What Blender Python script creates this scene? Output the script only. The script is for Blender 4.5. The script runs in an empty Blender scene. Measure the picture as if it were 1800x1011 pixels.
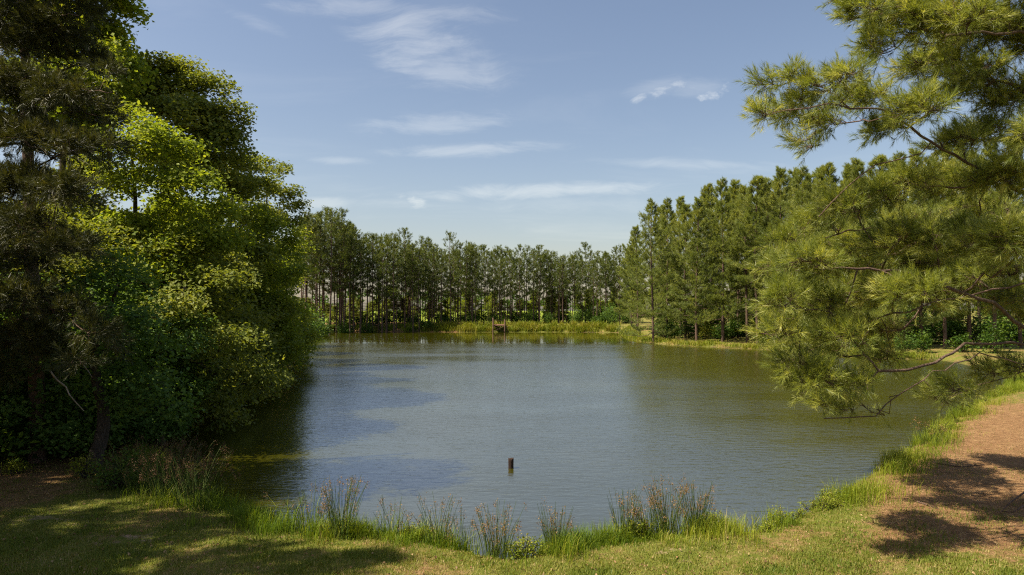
import bpy, math
import numpy as np
from math import radians, sin, cos, tan, pi

# ------------------------------------------------------------------ camera, sky, sun, exposure
scene = bpy.context.scene
C = scene.collection
RNG = np.random.default_rng(11)
F, CX, CY, HZ, CAMZ = 1216.0, 900.0, 505.5, 545.0, 5.0
PITCH = math.atan((HZ - CY) / F)

cam_d = bpy.data.cameras.new('camera')
cam_d.sensor_width = 36.0
cam_d.lens = 36.0 * F / 1800.0
cam_d.clip_start = 0.1
cam_d.clip_end = 6000
cam = bpy.data.objects.new('camera', cam_d)
cam.location = (0, 0, CAMZ)
cam.rotation_euler = (radians(90) + PITCH, 0, 0)
C.objects.link(cam)
scene.camera = cam

SUN_EL, SUN_AZ = radians(56), radians(-108)       # azimuth from +Y, clockwise
sun_dir = np.array([sin(SUN_AZ) * cos(SUN_EL), cos(SUN_AZ) * cos(SUN_EL), sin(SUN_EL)])
sd_ = bpy.data.lights.new('sun', 'SUN')
sd_.energy = 5.0
sd_.angle = radians(0.53)
sd_.color = (1.0, 0.90, 0.74)
sun = bpy.data.objects.new('sun', sd_)
from mathutils import Vector
sun.rotation_euler = Vector(sun_dir).to_track_quat('Z', 'Y').to_euler()
sun.location = (-60, 20, 80)
C.objects.link(sun)

vs = scene.view_settings
vs.view_transform = 'Standard'
vs.look = 'None'
vs.exposure = 1.1
vs.gamma = 1.0
scene.render.engine = 'CYCLES'
scene.cycles.use_denoising = False
scene.cycles.pixel_filter_type = 'BLACKMAN_HARRIS'
scene.cycles.filter_width = 1.2
scene.cycles.use_light_tree = False
scene.cycles.max_bounces = 5
scene.cycles.diffuse_bounces = 3
scene.cycles.glossy_bounces = 3
scene.cycles.transmission_bounces = 3
scene.cycles.caustics_reflective = False
scene.cycles.caustics_refractive = False
scene.cycles.sample_clamp_indirect = 4.0


class NT:
    """tiny helper to wire node trees"""
    def __init__(s, tree):
        s.t = tree
        s.n = tree.nodes
        s.n.clear()

    def node(s, typ, ins=None, **props):
        nd = s.n.new(typ)
        for k, v in props.items():
            setattr(nd, k, v)
        for k, v in (ins or {}).items():
            s.put(nd.inputs[k], v)
        return nd

    def put(s, sock, v):
        if isinstance(v, bpy.types.NodeSocket):
            s.t.links.new(v, sock)
        elif isinstance(v, bpy.types.Node):
            s.t.links.new(v.outputs[0], sock)
        else:
            if hasattr(sock.default_value, '__len__') and len(sock.default_value) == 4 and len(v) == 3:
                v = (*v, 1.0)
            sock.default_value = v

    def math(s, op, a, b=0.0, c=0.0, clamp=False):
        nd = s.node('ShaderNodeMath', {0: a, 1: b, 2: c}, operation=op)
        nd.use_clamp = clamp
        return nd.outputs[0]

    def mix(s, f, a, b, blend='MIX'):
        nd = s.n.new('ShaderNodeMix')
        nd.data_type = 'RGBA'
        nd.blend_type = blend
        s.put(nd.inputs[0], f)
        s.put(nd.inputs[6], a)
        s.put(nd.inputs[7], b)
        return nd.outputs[2]

    def ramp(s, f, stops):
        nd = s.n.new('ShaderNodeValToRGB')
        el = nd.color_ramp.elements
        while len(el) < len(stops):
            el.new(0.5)
        for e, (p, c) in zip(el, stops):
            e.position = p
            e.color = (*c, 1.0) if len(c) == 3 else c
        s.put(nd.inputs[0], f)
        return nd.outputs[0]

    def maprange(s, v, a, b, c=0.0, d=1.0, smooth=True):
        nd = s.n.new('ShaderNodeMapRange')
        nd.interpolation_type = 'SMOOTHSTEP' if smooth else 'LINEAR'
        for i, x in enumerate((v, a, b, c, d)):
            s.put(nd.inputs[i], x)
        return nd.outputs[0]

    def noise(s, vec, scale, detail=3.0, rough=0.5, dist=0.0):
        nd = s.node('ShaderNodeTexNoise', {'Vector': vec, 'Scale': scale, 'Detail': detail, 'Roughness': rough, 'Distortion': dist})
        return nd.outputs[0]

    def vscale(s, vec, xyz):
        return s.node('ShaderNodeVectorMath', {0: vec, 1: xyz}, operation='MULTIPLY').outputs[0]


world = bpy.data.worlds.new('World')
scene.world = world
world.use_nodes = True
world.cycles.sampling_method = 'MANUAL'
world.cycles.sample_map_resolution = 512
w = NT(world.node_tree)
sky = w.node('ShaderNodeTexSky', sky_type='NISHITA', sun_disc=False)
sky.sun_elevation = SUN_EL
sky.sun_rotation = SUN_AZ
sky.altitude = 100
sky.air_density = 1.15
sky.dust_density = 1.6
sky.ozone_density = 1.6
tc = w.node('ShaderNodeTexCoord')
dirv = tc.outputs['Generated']
sep = w.node('ShaderNodeSeparateXYZ', {0: dirv})
dy = w.math('MAXIMUM', sep.outputs[1], 0.02)
U = w.math('DIVIDE', sep.outputs[0], dy)
V = w.math('DIVIDE', sep.outputs[2], dy)
uv = w.node('ShaderNodeCombineXYZ', {0: U, 1: V, 2: 0.0}).outputs[0]
# cirrus texture: horizontally drawn-out, warped filaments
warp = w.node('ShaderNodeTexNoise', {'Vector': uv, 'Scale': 5.0, 'Detail': 2.0})
uvw = w.node('ShaderNodeVectorMath', {0: warp.outputs[1], 1: (0.16, 0.09, 0.0), 2: uv}, operation='MULTIPLY_ADD').outputs[0]
fil = w.noise(w.vscale(uvw, (8.0, 40.0, 1.0)), 1.0, 8.0, 0.68)
fil2 = w.noise(w.vscale(uvw, (30.0, 55.0, 1.0)), 1.0, 8.0, 0.65)
front = w.maprange(sep.outputs[1], 0.05, 0.3)
# (px, py, half width, half height, strength, slant, wispy?)
CL = [(720, 60, 95, 75, .85, .25, 0), (790, 115, 105, 42, .60, .10, 0), (770, 215, 125, 20, .55, -.05, 0),
      (820, 262, 150, 13, .66, -.04, 0), (725, 352, 30, 12, 1.0, .15, 1), (700, 355, 55, 7, .4, 0, 0), (930, 335, 260, 14, .75, -.03, 0),
      (1010, 360, 150, 18, .30, 0, 0), (1215, 288, 170, 11, .45, .04, 0), (1128, 170, 20, 11, .95, -.3, 1), (1160, 158, 26, 12, .9, -.3, 1), (1195, 145, 26, 9, .75, .2, 1), (1150, 150, 60, 18, .35, -.2, 0),
      (1250, 164, 22, 11, 1.0, -.1, 1), (1276, 152, 13, 14, .9, -.5, 1), (1226, 152, 24, 6, .5, .2, 1), (1240, 150, 60, 18, .35, 0, 0), (440, 30, 60, 14, .30, .35, 0), (590, 280, 70, 7, .4, .02, 0),
      (570, 356, 60, 12, .5, 0, 0), (690, 10, 200, 22, .55, .05, 0)]
acc = None
for (px, py, hw, hh, st, sl, kind) in CL:
    cu, cv = (px - CX) / F, (HZ - py) / F
    du = w.math('DIVIDE', w.math('SUBTRACT', U, cu), hw / F)
    dv0 = w.math('SUBTRACT', V, cv)
    dv = w.math('DIVIDE', w.math('ADD', dv0, w.math('MULTIPLY', w.math('SUBTRACT', U, cu), sl)), hh / F)
    r2 = w.math('ADD', w.math('MULTIPLY', du, du), w.math('MULTIPLY', dv, dv))
    g = w.math('POWER', 2.718, w.math('MULTIPLY', r2, -0.9))
    f = fil2 if kind else fil
    m = w.maprange(w.math('ADD', g, w.math('MULTIPLY', w.math('SUBTRACT', f, .52), 2.6 if kind else 2.2)), .35 if kind else .12, 1.25)
    m = w.math('MULTIPLY', m, w.maprange(g, .04, .4))
    m = w.math('MULTIPLY', m, st)
    acc = m if acc is None else w.math('MAXIMUM', acc, m)
# the rest of the sky carries the same thin cirrus
dz = w.math('ADD', w.math('MAXIMUM', sep.outputs[2], 0.0), 0.12)
plane = w.node('ShaderNodeCombineXYZ', {0: w.math('DIVIDE', sep.outputs[0], dz), 1: w.math('DIVIDE', sep.outputs[1], dz), 2: 0.0}).outputs[0]
thin = w.maprange(w.noise(w.vscale(plane, (0.8, 1.9, 1.0)), 1.0, 6.0, 0.6, 0.6), 0.50, 0.85, 0.0, 0.34)
acc = w.math('MAXIMUM', w.math('MULTIPLY', acc, front), thin)
skyc = w.mix(1.0, sky.outputs[0], (1.14, 1.03, .98), 'MULTIPLY')
cloudc = w.mix(1.0, skyc, (1.0, 0.94, 0.86), 'MULTIPLY')
cloudc = w.mix(1.0, cloudc, (2.6, 2.45, 2.2), 'ADD')
final = w.mix(w.math('MULTIPLY', acc, 0.82), skyc, cloudc)
bg = w.node('ShaderNodeBackground', {0: final, 1: 0.064})
w.node('ShaderNodeOutputWorld', {0: bg.outputs[0]})


# ------------------------------------------------------------------ pixel helpers (photograph 1800 x 1011)
CP, SP = cos(PITCH), sin(PITCH)


def ray(px, py):
    a, b = (px - CX) / F, (CY - py) / F
    return np.array([a, CP - b * SP, SP + b * CP])


def at(px, py, D):
    d = ray(px, py)
    return np.array([0, 0, CAMZ]) + d * (D / d[1])


def gnd(px, py, z=0.0):
    d = ray(px, py)
    return np.array([0, 0, CAMZ]) + d * ((z - CAMZ) / d[2])


# ------------------------------------------------------------------ numeric helpers
def _hash(ix, iy, seed):
    n = (ix.astype(np.int64) * 374761393 + iy.astype(np.int64) * 668265263 + seed * 974634777) & 0x7fffffff
    n = ((n ^ (n >> 13)) * 1274126177) & 0x7fffffff
    return ((n ^ (n >> 16)) & 0xffff) / 65535.0


def vnoise(x, y, seed=0):
    ix, iy = np.floor(x), np.floor(y)
    fx, fy = x - ix, y - iy
    fx, fy = fx * fx * (3 - 2 * fx), fy * fy * (3 - 2 * fy)
    a, b = _hash(ix, iy, seed), _hash(ix + 1, iy, seed)
    c, d = _hash(ix, iy + 1, seed), _hash(ix + 1, iy + 1, seed)
    return (a * (1 - fx) + b * fx) * (1 - fy) + (c * (1 - fx) + d * fx) * fy


def fbm(x, y, seed=0, oct=3):
    s, a, t = 0, 1.0, 0
    for o in range(oct):
        s = s + a * vnoise(x * 2 ** o, y * 2 ** o, seed + o)
        t += a
        a *= 0.5
    return s / t


def sstep(x, a, b):
    t = np.clip((x - a) / (b - a), 0, 1)
    return t * t * (3 - 2 * t)


def unit(v):
    return v / np.maximum(np.linalg.norm(v, axis=-1, keepdims=True), 1e-9)


# pond outline, anticlockwise from the near bank
PP = [gnd(x, y)[:2] for x, y in [(470, 925), (560, 948), (660, 948), (760, 958), (850, 985), (930, 985), (1000, 972), (1080, 955),
                                (1180, 950), (1290, 945), (1380, 922), (1470, 880), (1545, 830), (1600, 790), (1650, 752), (1705, 716), (1760, 690)]]
PP += [np.array(p) for p in [(36, 50), (40, 58)]]
PP += [gnd(x, y)[:2] for x, y in [(1660, 634), (1580, 632), (1500, 629), (1420, 621), (1340, 615), (1290, 613), (1230, 610), (1170, 607), (1128, 602),
                                 (1098, 593), (1088, 585), (980, 584), (880, 584), (745, 584), (640, 583), (575, 582)]]
PP += [np.array(p) for p in [(-47, 158), (-43, 130), (-36, 105), (-28.5, 82), (-22.5, 62), (-18.2, 45), (-16, 36)]]
PP += [gnd(x, y)[:2] for x, y in [(225, 772), (270, 805), (325, 848), (385, 890), (425, 910)]]
PP = np.array(PP)


def pond_sd(x, y):
    shp = np.shape(x)
    p = np.stack([np.ravel(x), np.ravel(y)], -1).astype(float)
    best = np.full(len(p), 1e9)
    inside = np.zeros(len(p), bool)
    n = len(PP)
    for i in range(n):
        a, b = PP[i], PP[(i + 1) % n]
        e, wv = b - a, p - a
        t = np.clip((wv @ e) / (e @ e), 0, 1)
        dd = wv - t[:, None] * e
        best = np.minimum(best, (dd * dd).sum(1))
        cond = ((a[1] > p[:, 1]) != (b[1] > p[:, 1]))
        xi = a[0] + (p[:, 1] - a[1]) * e[0] / (e[1] if abs(e[1]) > 1e-9 else 1e-9)
        inside ^= cond & (p[:, 0] < xi)
    d = np.sqrt(best)
    return np.where(inside, -d, d).reshape(shp)


MOUNDS = [(gnd(75, 903, .6), .9, .06), (gnd(230, 934, .6), 1.1, .03), (gnd(1195, 960, .5), .45, .06)]


def ground_z(x, y, sd=None):
    x, y = np.asarray(x, float), np.asarray(y, float)
    if sd is None:
        sd = pond_sd(x, y)
    near = np.exp(-np.hypot(x, y) / 60)
    s = sd + (fbm(x * 0.9, y * 0.9, 3) - 0.5) * 0.7 * (0.3 + near)
    zo = 0.40 * (1 - np.exp(-np.maximum(s, 0) / 0.55)) + 0.28 * sstep(s, 0.5, 14) + (fbm(x * .35, y * .35, 9) - .5) * .18 * sstep(s, .3, 3) \
        + (fbm(x * 2.1, y * 2.1, 19) - .5) * .05 * sstep(s, .1, 1)
    zo = zo + 1.05 * sstep(s, .2, 3.0) * sstep(y, 118, 140)
    zi = -0.8 * (1 - np.exp(np.minimum(s, 0) / 0.8))
    z = np.where(s > 0, zo, zi)
    for m, r, h in MOUNDS:
        z = z + h * np.exp(-((x - m[0]) ** 2 + ((y - m[1]) * 1.6) ** 2) / r ** 2) * (0.6 + 0.8 * vnoise(x * 3, y * 3, 5))
    return z


def gz(x, y):
    return float(ground_z(np.array([x]), np.array([y]))[0])


# ------------------------------------------------------------------ mesh builder
class MB:
    def __init__(s):
        s.v, s.idx, s.tot, s.rnd, s.smooth = [], [], [], [], []
        s.n = 0

    def add(s, v, faces, rnd=0.5, smooth=False):
        """v (n,3); faces (m,k) indices"""
        v = np.asarray(v, np.float32)
        faces = np.asarray(faces)
        s.v.append(v)
        s.idx.append((faces + s.n).ravel())
        s.tot.append(np.full(len(faces), faces.shape[1]))
        s.smooth.append(np.full(len(faces), smooth))
        s.rnd.append(np.broadcast_to(np.asarray(rnd, np.float32), (len(v),)))
        s.n += len(v)
        return s

    def tube(s, pts, rad, sides=6, rnd=0.5, cap=True):
        pts = np.asarray(pts, float)
        rad = np.broadcast_to(np.asarray(rad, float), (len(pts),))
        n = len(pts)
        t = np.gradient(pts, axis=0) if n > 2 else np.repeat((pts[1] - pts[0])[None], n, 0)
        t = unit(t)
        ref = np.array([0.0, 0.0, 1.0]) if abs(t[:, 2].mean()) < 0.8 else np.array([1.0, 0.13, 0.0])
        a = unit(np.cross(t, ref))
        b = np.cross(t, a)
        ang = np.arange(sides) * 2 * pi / sides
        v = pts[:, None] + rad[:, None, None] * (np.cos(ang)[None, :, None] * a[:, None] + np.sin(ang)[None, :, None] * b[:, None])
        v = v.reshape(-1, 3)
        i = np.arange(n - 1)[:, None] * sides
        j = np.arange(sides)[None]
        k = (j + 1) % sides
        f = np.stack([i + j, i + k, i + sides + k, i + sides + j], -1).reshape(-1, 4)
        s.add(v, f, rnd, True)
        if cap:
            base = s.n - len(v)
            s.idx.append(base + (n - 1) * sides + np.arange(sides))
            s.tot.append(np.array([sides]))
            s.smooth.append(np.array([False]))
        return s

    def box(s, c, size, rot=0.0, jitter=0.0, rnd=0.5):
        sx, sy, sz = np.array(size) / 2
        v = np.array([[x, y, z] for z in (-sz, sz) for y in (-sy, sy) for x in (-sx, sx)], float)
        v += RNG.normal(0, 1, v.shape) * jitter
        R = np.array([[cos(rot), -sin(rot), 0], [sin(rot), cos(rot), 0], [0, 0, 1]])
        v = v @ R.T + np.array(c)
        return s.add(v, [[0, 2, 3, 1], [4, 5, 7, 6], [0, 1, 5, 4], [2, 6, 7, 3], [0, 4, 6, 2], [1, 3, 7, 5]], rnd)

    def mesh(s, name, mat):
        me = bpy.data.meshes.new(name)
        v = np.concatenate(s.v)
        idx = np.concatenate(s.idx).astype(np.int32)
        tot = np.concatenate(s.tot)
        start = np.concatenate([[0], np.cumsum(tot)[:-1]]).astype(np.int32)
        me.vertices.add(len(v))
        me.vertices.foreach_set('co', v.ravel())
        me.loops.add(len(idx))
        me.loops.foreach_set('vertex_index', idx)
        me.polygons.add(len(tot))
        me.polygons.foreach_set('loop_start', start)
        me.polygons.foreach_set('use_smooth', np.concatenate(s.smooth))
        at_ = me.attributes.new('rnd', 'FLOAT', 'POINT')
        at_.data.foreach_set('value', np.concatenate(s.rnd).astype(np.float32))
        me.update(calc_edges=True)
        me.materials.append(mat)
        return me


def obj(name, me, parent=None, loc=(0, 0, 0), rotz=0.0, scale=None):
    if isinstance(me, tuple):
        me = me[0].mesh(name, me[1])
    o = bpy.data.objects.new(name, me)
    o.location = loc
    o.rotation_euler = (0, 0, rotz)
    if scale is not None:
        o.scale = scale if hasattr(scale, '__len__') else (scale,) * 3
    o.parent = parent
    C.objects.link(o)
    return o


def tag(o, label=None, cat=None, group=None, kind=None):
    for k, v in (('label', label), ('category', cat), ('group', group), ('kind', kind)):
        if v:
            o[k] = v
    return o


def leaf_quads(mb, P, N, size, aspect=0.7, rnd=0.5, fold=0.12):
    n = len(P)
    N = unit(N)
    T = unit(np.cross(N, RNG.normal(0, 1, (n, 3))))
    B = np.cross(N, T)
    s = np.broadcast_to(np.asarray(size), (n,))[:, None]
    lift = N * s * fold
    v = np.stack([P - T * s * .5, P + B * s * aspect * .5 + lift, P + T * s * .5, P - B * s * aspect * .5 + lift], 1).reshape(-1, 3)
    f = np.arange(n * 4).reshape(-1, 4)
    mb.add(v, f, np.repeat(np.broadcast_to(rnd, (n,)), 4))


def needles(mb, P, A, n, L, wdt, rnd, shoot=0.16, spread=(25, 70)):
    """bottle-brush shoots: P (k,3) shoot feet, A (k,3) axes; n single-triangle needles on each"""
    k = len(P)
    A = unit(A)
    X = unit(np.cross(A, RNG.normal(0, 1, (k, 3))))
    Y = np.cross(A, X)
    t = RNG.random((k, n))
    ph = RNG.random((k, n)) * 2 * pi
    el = np.radians(spread[1] + (spread[0] - spread[1]) * t + RNG.normal(0, 9, (k, n)))
    side = np.cos(ph)[..., None] * X[:, None] + np.sin(ph)[..., None] * Y[:, None]
    d = np.cos(el)[..., None] * A[:, None] + np.sin(el)[..., None] * side
    d[..., 2] -= 0.10
    d = unit(d)
    q = P[:, None] + A[:, None] * (t * shoot)[..., None]
    ln = (L * RNG.uniform(.7, 1.15, (k, n)))[..., None]
    wv = unit(np.cross(d, RNG.normal(0, 1, (k, n, 3)))) * wdt * .5
    v = np.stack([q - wv, q + wv, q + d * ln], 2).reshape(-1, 3)
    r = np.clip(np.broadcast_to(np.asarray(rnd), (k,))[:, None] + RNG.normal(0, .10, (k, n)), 0, 1)
    mb.add(v, np.arange(k * n * 3).reshape(-1, 3), np.repeat(r.ravel(), 3))


# ------------------------------------------------------------------ materials
def new_mat(name):
    m = bpy.data.materials.new(name)
    m.use_nodes = True
    return m, NT(m.node_tree)


def leaf_mat(name, stops, trans=0.4, rough=0.55, spec=0.18, tboost=(1.3, 1.22, 0.45)):
    m, t = new_mat(name)
    a = t.node('ShaderNodeAttribute', attribute_name='rnd').outputs['Fac']
    col = t.ramp(a, stops)
    p = t.node('ShaderNodeBsdfPrincipled', {'Base Color': col, 'Roughness': rough, 'Specular IOR Level': spec})
    tr = t.node('ShaderNodeBsdfTranslucent', {0: t.mix(1.0, col, tboost, 'MULTIPLY')})
    mx = t.node('ShaderNodeMixShader', {0: trans, 1: p.outputs[0], 2: tr.outputs[0]})
    t.node('ShaderNodeOutputMaterial', {0: mx.outputs[0]})
    return m


def bark_mat(name, c1, c2, scale=6.0, stretch=0.25, bump=0.6):
    m, t = new_mat(name)
    pos = t.node('ShaderNodeTexCoord').outputs['Object']
    v = t.vscale(pos, (1, 1, stretch))
    vo = t.node('ShaderNodeTexVoronoi', {'Vector': v, 'Scale': scale}, feature='DISTANCE_TO_EDGE').outputs[0]
    n = t.noise(v, scale * 2.5, 5.0, 0.65)
    f = t.math('MULTIPLY', t.maprange(vo, 0.0, 0.25, .45, 1.0), n)
    col = t.ramp(f, [(0.05, c1), (0.6, c2)])
    b = t.node('ShaderNodeBump', {'Height': f, 'Strength': bump, 'Distance': 0.03})
    p = t.node('ShaderNodeBsdfPrincipled', {'Base Color': col, 'Roughness': 0.9, 'Specular IOR Level': 0.15, 'Normal': b.outputs[0]})
    t.node('ShaderNodeOutputMaterial', {0: p.outputs[0]})
    return m


M = {}
M['gum'] = leaf_mat('sweetgum_leaf', [(0, (0.110, 0.165, 0.020)), (.5, (0.210, 0.270, 0.030)), (1, (0.36, 0.39, 0.05))], .52)
M['gumdark'] = leaf_mat('gum_leaf_deep', [(0, (0.059, 0.121, 0.026)), (.5, (0.097, 0.171, 0.033)), (1, (0.149, 0.226, 0.037))], .45)
M['oak'] = leaf_mat('oak_leaf', [(0, (0.096, 0.134, 0.024)), (.5, (0.174, 0.206, 0.034)), (1, (0.288, 0.300, 0.054))], .45)
M['shrub'] = leaf_mat('shrub_leaf', [(0, (0.031, 0.070, 0.010)), (.6, (0.063, 0.119, 0.014)), (1, (0.126, 0.182, 0.020))], .38)
M['pine'] = leaf_mat('pine_needle', [(0, (0.098, 0.131, 0.024)), (.5, (0.235, 0.271, 0.050)), (1, (0.459, 0.453, 0.121))], .45, .42, .4)
M['pinefar'] = leaf_mat('far_pine_needle', [(0, (0.056, 0.087, 0.018)), (.5, (0.103, 0.132, 0.025)), (1, (0.168, 0.188, 0.032))], .32, .5, .3)
M['pinedark'] = leaf_mat('shade_toned_needle', [(0, (.034, .040, .012)), (.5, (.056, .062, .016)), (1, (.095, .088, .022))], .25, .5, .3)  # needle colour lowered to stand in for shade on the left pine
M['pinemid'] = leaf_mat('grove_pine_needle', [(0, (0.091, 0.126, 0.030)), (.5, (0.181, 0.220, 0.046)), (1, (0.323, 0.339, 0.086))], .42, .5, .35)
M['grass'] = leaf_mat('bank_grass', [(0, (0.077, 0.132, 0.012)), (.45, (0.149, 0.215, 0.015)), (.75, (0.275, 0.303, 0.028)), (1, (0.462, 0.385, 0.143))], .42)
M['weed'] = leaf_mat('bank_weed', [(0, (0.110, 0.165, 0.012)), (.5, (0.20, 0.245, 0.018)), (.85, (0.31, 0.315, 0.03)), (1, (0.42, 0.36, 0.13))], .42)
M['farweed'] = leaf_mat('far_bank_weed', [(0, (.10, .14, .012)), (.6, (.19, .22, .015)), (1, (.30, .27, .05))], .35)
M['turf'] = leaf_mat('turf_blade', [(0, (.07, .115, .012)), (.5, (.14, .17, .018)), (.8, (.23, .215, .04)), (1, (.36, .27, .12))], .3)
M['reed'] = leaf_mat('rush_stem', [(0, (0.053, 0.098, 0.024)), (.6, (0.105, 0.150, 0.033)), (1, (0.255, 0.195, 0.075))], .25)
M['seed'] = leaf_mat('rush_seed', [(0, (0.13, 0.075, 0.03)), (.6, (0.25, 0.15, 0.058)), (1, (0.38, 0.25, 0.11))], .25, tboost=(1.1, 1, .8))
M['seeddark'] = leaf_mat('sedge_seed', [(0, (.06, .035, .02)), (.6, (.13, .07, .035)), (1, (.2, .11, .055))], .2, tboost=(1.1, 1, .8))
M['bark'] = bark_mat('pine_bark', (.045, .030, .022), (.15, .098, .072), 15.0, .3, .5)
M['barkgum'] = bark_mat('grey_bark', (.02, .016, .012), (.075, .060, .047), 18.0, .2)
M['deadwood'] = bark_mat('dead_wood', (.16, .12, .09), (.36, .30, .24), 9.0, .3, .3)
M['rotwood'] = bark_mat('wet_post_wood', (.014, .009, .007), (.055, .034, .025), 9.0, .12, .7)
M['plank'] = bark_mat('weathered_plank', (.10, .05, .032), (.34, .19, .12), 5.0, .4, .3)
M['dockpost'] = bark_mat('dock_post_wood', (.035, .02, .014), (.14, .085, .06), 7.0, .2, .4)
M['cone'] = bark_mat('pine_cone', (.03, .016, .01), (.12, .065, .04), 60.0, 1.0, .5)

m, t = new_mat('white_plastic')
t.node('ShaderNodeOutputMaterial', {0: t.node('ShaderNodeBsdfPrincipled', {'Base Color': (.78, .77, .74), 'Roughness': .5}).outputs[0]})
M['white'] = m

# ground: turf, pine straw, sandy earth
m, t = new_mat('ground_soil')
pos = t.node('ShaderNodeTexCoord').outputs['Object']
A = lambda nm: t.node('ShaderNodeAttribute', attribute_name=nm).outputs['Fac']
n1 = t.noise(pos, 0.55, 5.0, .6)
n2 = t.noise(pos, 4.0, 6.0, .68)
n3 = t.noise(pos, 38.0, 4.0, .7)
fine = t.noise(pos, 110.0, 2.0, .6)
grass = t.ramp(t.math('ADD', t.math('MULTIPLY', n2, .55), t.math('MULTIPLY', n3, .45)),
               [(.30, (.06, .085, .012)), (.48, (.12, .14, .020)), (.62, (.19, .175, .045)), (.78, (.30, .22, .09))])
straw = t.ramp(t.math('ADD', t.math('MULTIPLY', n3, .6), t.math('MULTIPLY', n2, .4)),
               [(.34, (.085, .042, .019)), (.5, (.215, .122, .054)), (.66, (.38, .255, .12))])
sand = t.ramp(t.math('ADD', t.math('MULTIPLY', n2, .5), t.math('MULTIPLY', fine, .5)), [(.3, (.22, .145, .09)), (.7, (.40, .29, .19))])
meadow = t.ramp(t.noise(pos, .06, 4.0, .6), [(.3, (.13, .19, .02)), (.7, (.24, .27, .03))])
sf = t.maprange(t.math('ADD', A('straw'), t.math('MULTIPLY', t.math('SUBTRACT', t.math('ADD', t.math('MULTIPLY', n1, .5), t.math('MULTIPLY', n2, .5)), .5), 2.0)), .28, .72)
col = t.mix(sf, grass, straw)
sa = t.maprange(t.math('ADD', A('sand'), t.math('MULTIPLY', t.math('SUBTRACT', n2, .5), 2.4)), .35, .85)
col = t.mix(sa, col, sand)
col = t.mix(A('meadow'), col, meadow)
wet = A('wet')
col = t.mix(wet, col, (.05, .04, .02))
b = t.node('ShaderNodeBump', {'Height': t.math('ADD', n3, t.math('MULTIPLY', fine, .5)), 'Strength': .8, 'Distance': .05})
p = t.node('ShaderNodeBsdfPrincipled', {'Base Color': col, 'Roughness': .95, 'Specular IOR Level': .1, 'Normal': b.outputs[0]})
t.node('ShaderNodeOutputMaterial', {0: p.outputs[0]})
M['ground'] = m

# water: turbid olive pond with wind ripples, calm under the far shore
SKY_TILT = .072
m, t = new_mat('pond_water')
pos = t.node('ShaderNodeTexCoord').outputs['Object']
sp = t.node('ShaderNodeSeparateXYZ', {0: pos})
calm = t.maprange(t.math('ADD', sp.outputs[1], t.math('MULTIPLY', t.math('SUBTRACT', t.noise(t.vscale(pos, (.03, .06, 1)), 1.0, 3.0), .5), 26.0)), 96.0, 112.0, 1.0, 0.14)
patch = t.maprange(t.noise(t.vscale(pos, (.05, .12, 1)), 1.0, 4.0, .6), .3, .7, .55, 1.2)
r1 = t.noise(t.vscale(pos, (1.5, 3.8, 1)), 1.0, 3.0, .55, .4)
r2 = t.noise(t.vscale(pos, (5.0, 12.0, 1)), 1.0, 2.0, .5, .5)
h = t.math('ADD', t.math('MULTIPLY', r1, .8), t.math('MULTIPLY', r2, .22))
amp = t.math('MULTIPLY', calm, patch)
b = t.node('ShaderNodeBump', {'Height': t.math('MULTIPLY', h, amp), 'Strength': 1.0, 'Distance': .034})
murk = t.ramp(t.noise(pos, .12, 3.0), [(.3, (.032, .032, .0008)), (.7, (.040, .038, .0011))])
# added tilt brightens the water: normals lean to the near shore, mirroring more sky
sky_tilt = t.node('ShaderNodeCombineXYZ', {0: 0.0, 1: t.math('MULTIPLY', amp, -SKY_TILT), 2: 0.0}).outputs[0]
nrm = t.node('ShaderNodeVectorMath', {0: t.node('ShaderNodeVectorMath', {0: b.outputs[0], 1: sky_tilt}, operation='ADD').outputs[0]}, operation='NORMALIZE').outputs[0]
rgh = t.maprange(amp, .1, .9, .07, .15)
p = t.node('ShaderNodeBsdfPrincipled', {'Base Color': murk, 'Roughness': rgh, 'IOR': 2.4, 'Normal': nrm})
extra_gloss = t.node('ShaderNodeBsdfGlossy', {'Color': (.95, .95, .95), 'Roughness': rgh, 'Normal': nrm})  # gloss added beyond the water's own to brighten the mirrored sky
mx = t.node('ShaderNodeMixShader', {0: .22, 1: p.outputs[0], 2: extra_gloss.outputs[0]})
t.node('ShaderNodeOutputMaterial', {0: mx.outputs[0]})
M['water'] = m

# ------------------------------------------------------------------ ground sheet and pond
def axis(lo, hi, d0, g, centre=0.0):
    out, x, d = [centre], centre, d0
    while x < hi:
        x += d
        out.append(x)
        d = max(d0, (x - centre) * g)
    x, d = centre, d0
    while x > lo:
        x -= d
        out.insert(0, x)
        d = max(d0, (centre - x) * g)
    return np.array(out)


gx = axis(-1500, 1500, .19, .025)
gy = np.concatenate([np.linspace(-60, 8, 24)[:-1], axis(8, 2600, .15, .018, 8.0)])
GX, GY = np.meshgrid(gx, gy)
SD = pond_sd(GX, GY)
GZ = ground_z(GX, GY, SD)
nx, ny = len(gx), len(gy)
ii = (np.arange(ny - 1)[:, None] * nx + np.arange(nx - 1)[None]).ravel()
mb = MB()
mb.add(np.stack([GX.ravel(), GY.ravel(), GZ.ravel()], -1), np.stack([ii, ii + 1, ii + nx + 1, ii + nx], -1), .5, True)
ground = obj('ground', mb.mesh('ground', M['ground']))
tag(ground, kind='structure')


def straw_f(x, y):
    """pine straw under the pines at the right, and in the woods"""
    a = sstep(x - (6.2 + (y - 14) * .55), -1.2, 2.2) * sstep(y, 10.5, 14.5) * sstep(y, 44, 30)
    b = sstep(-x, 9, 13) * .8
    c = .30 + .45 * (fbm(x * .5, y * .5, 31) - .5)
    g = sstep(y, 58, 64) * sstep(x, 14, 20) * .42
    return np.clip(np.maximum.reduce([a * .85, b, c, g]), 0, 1)


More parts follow.
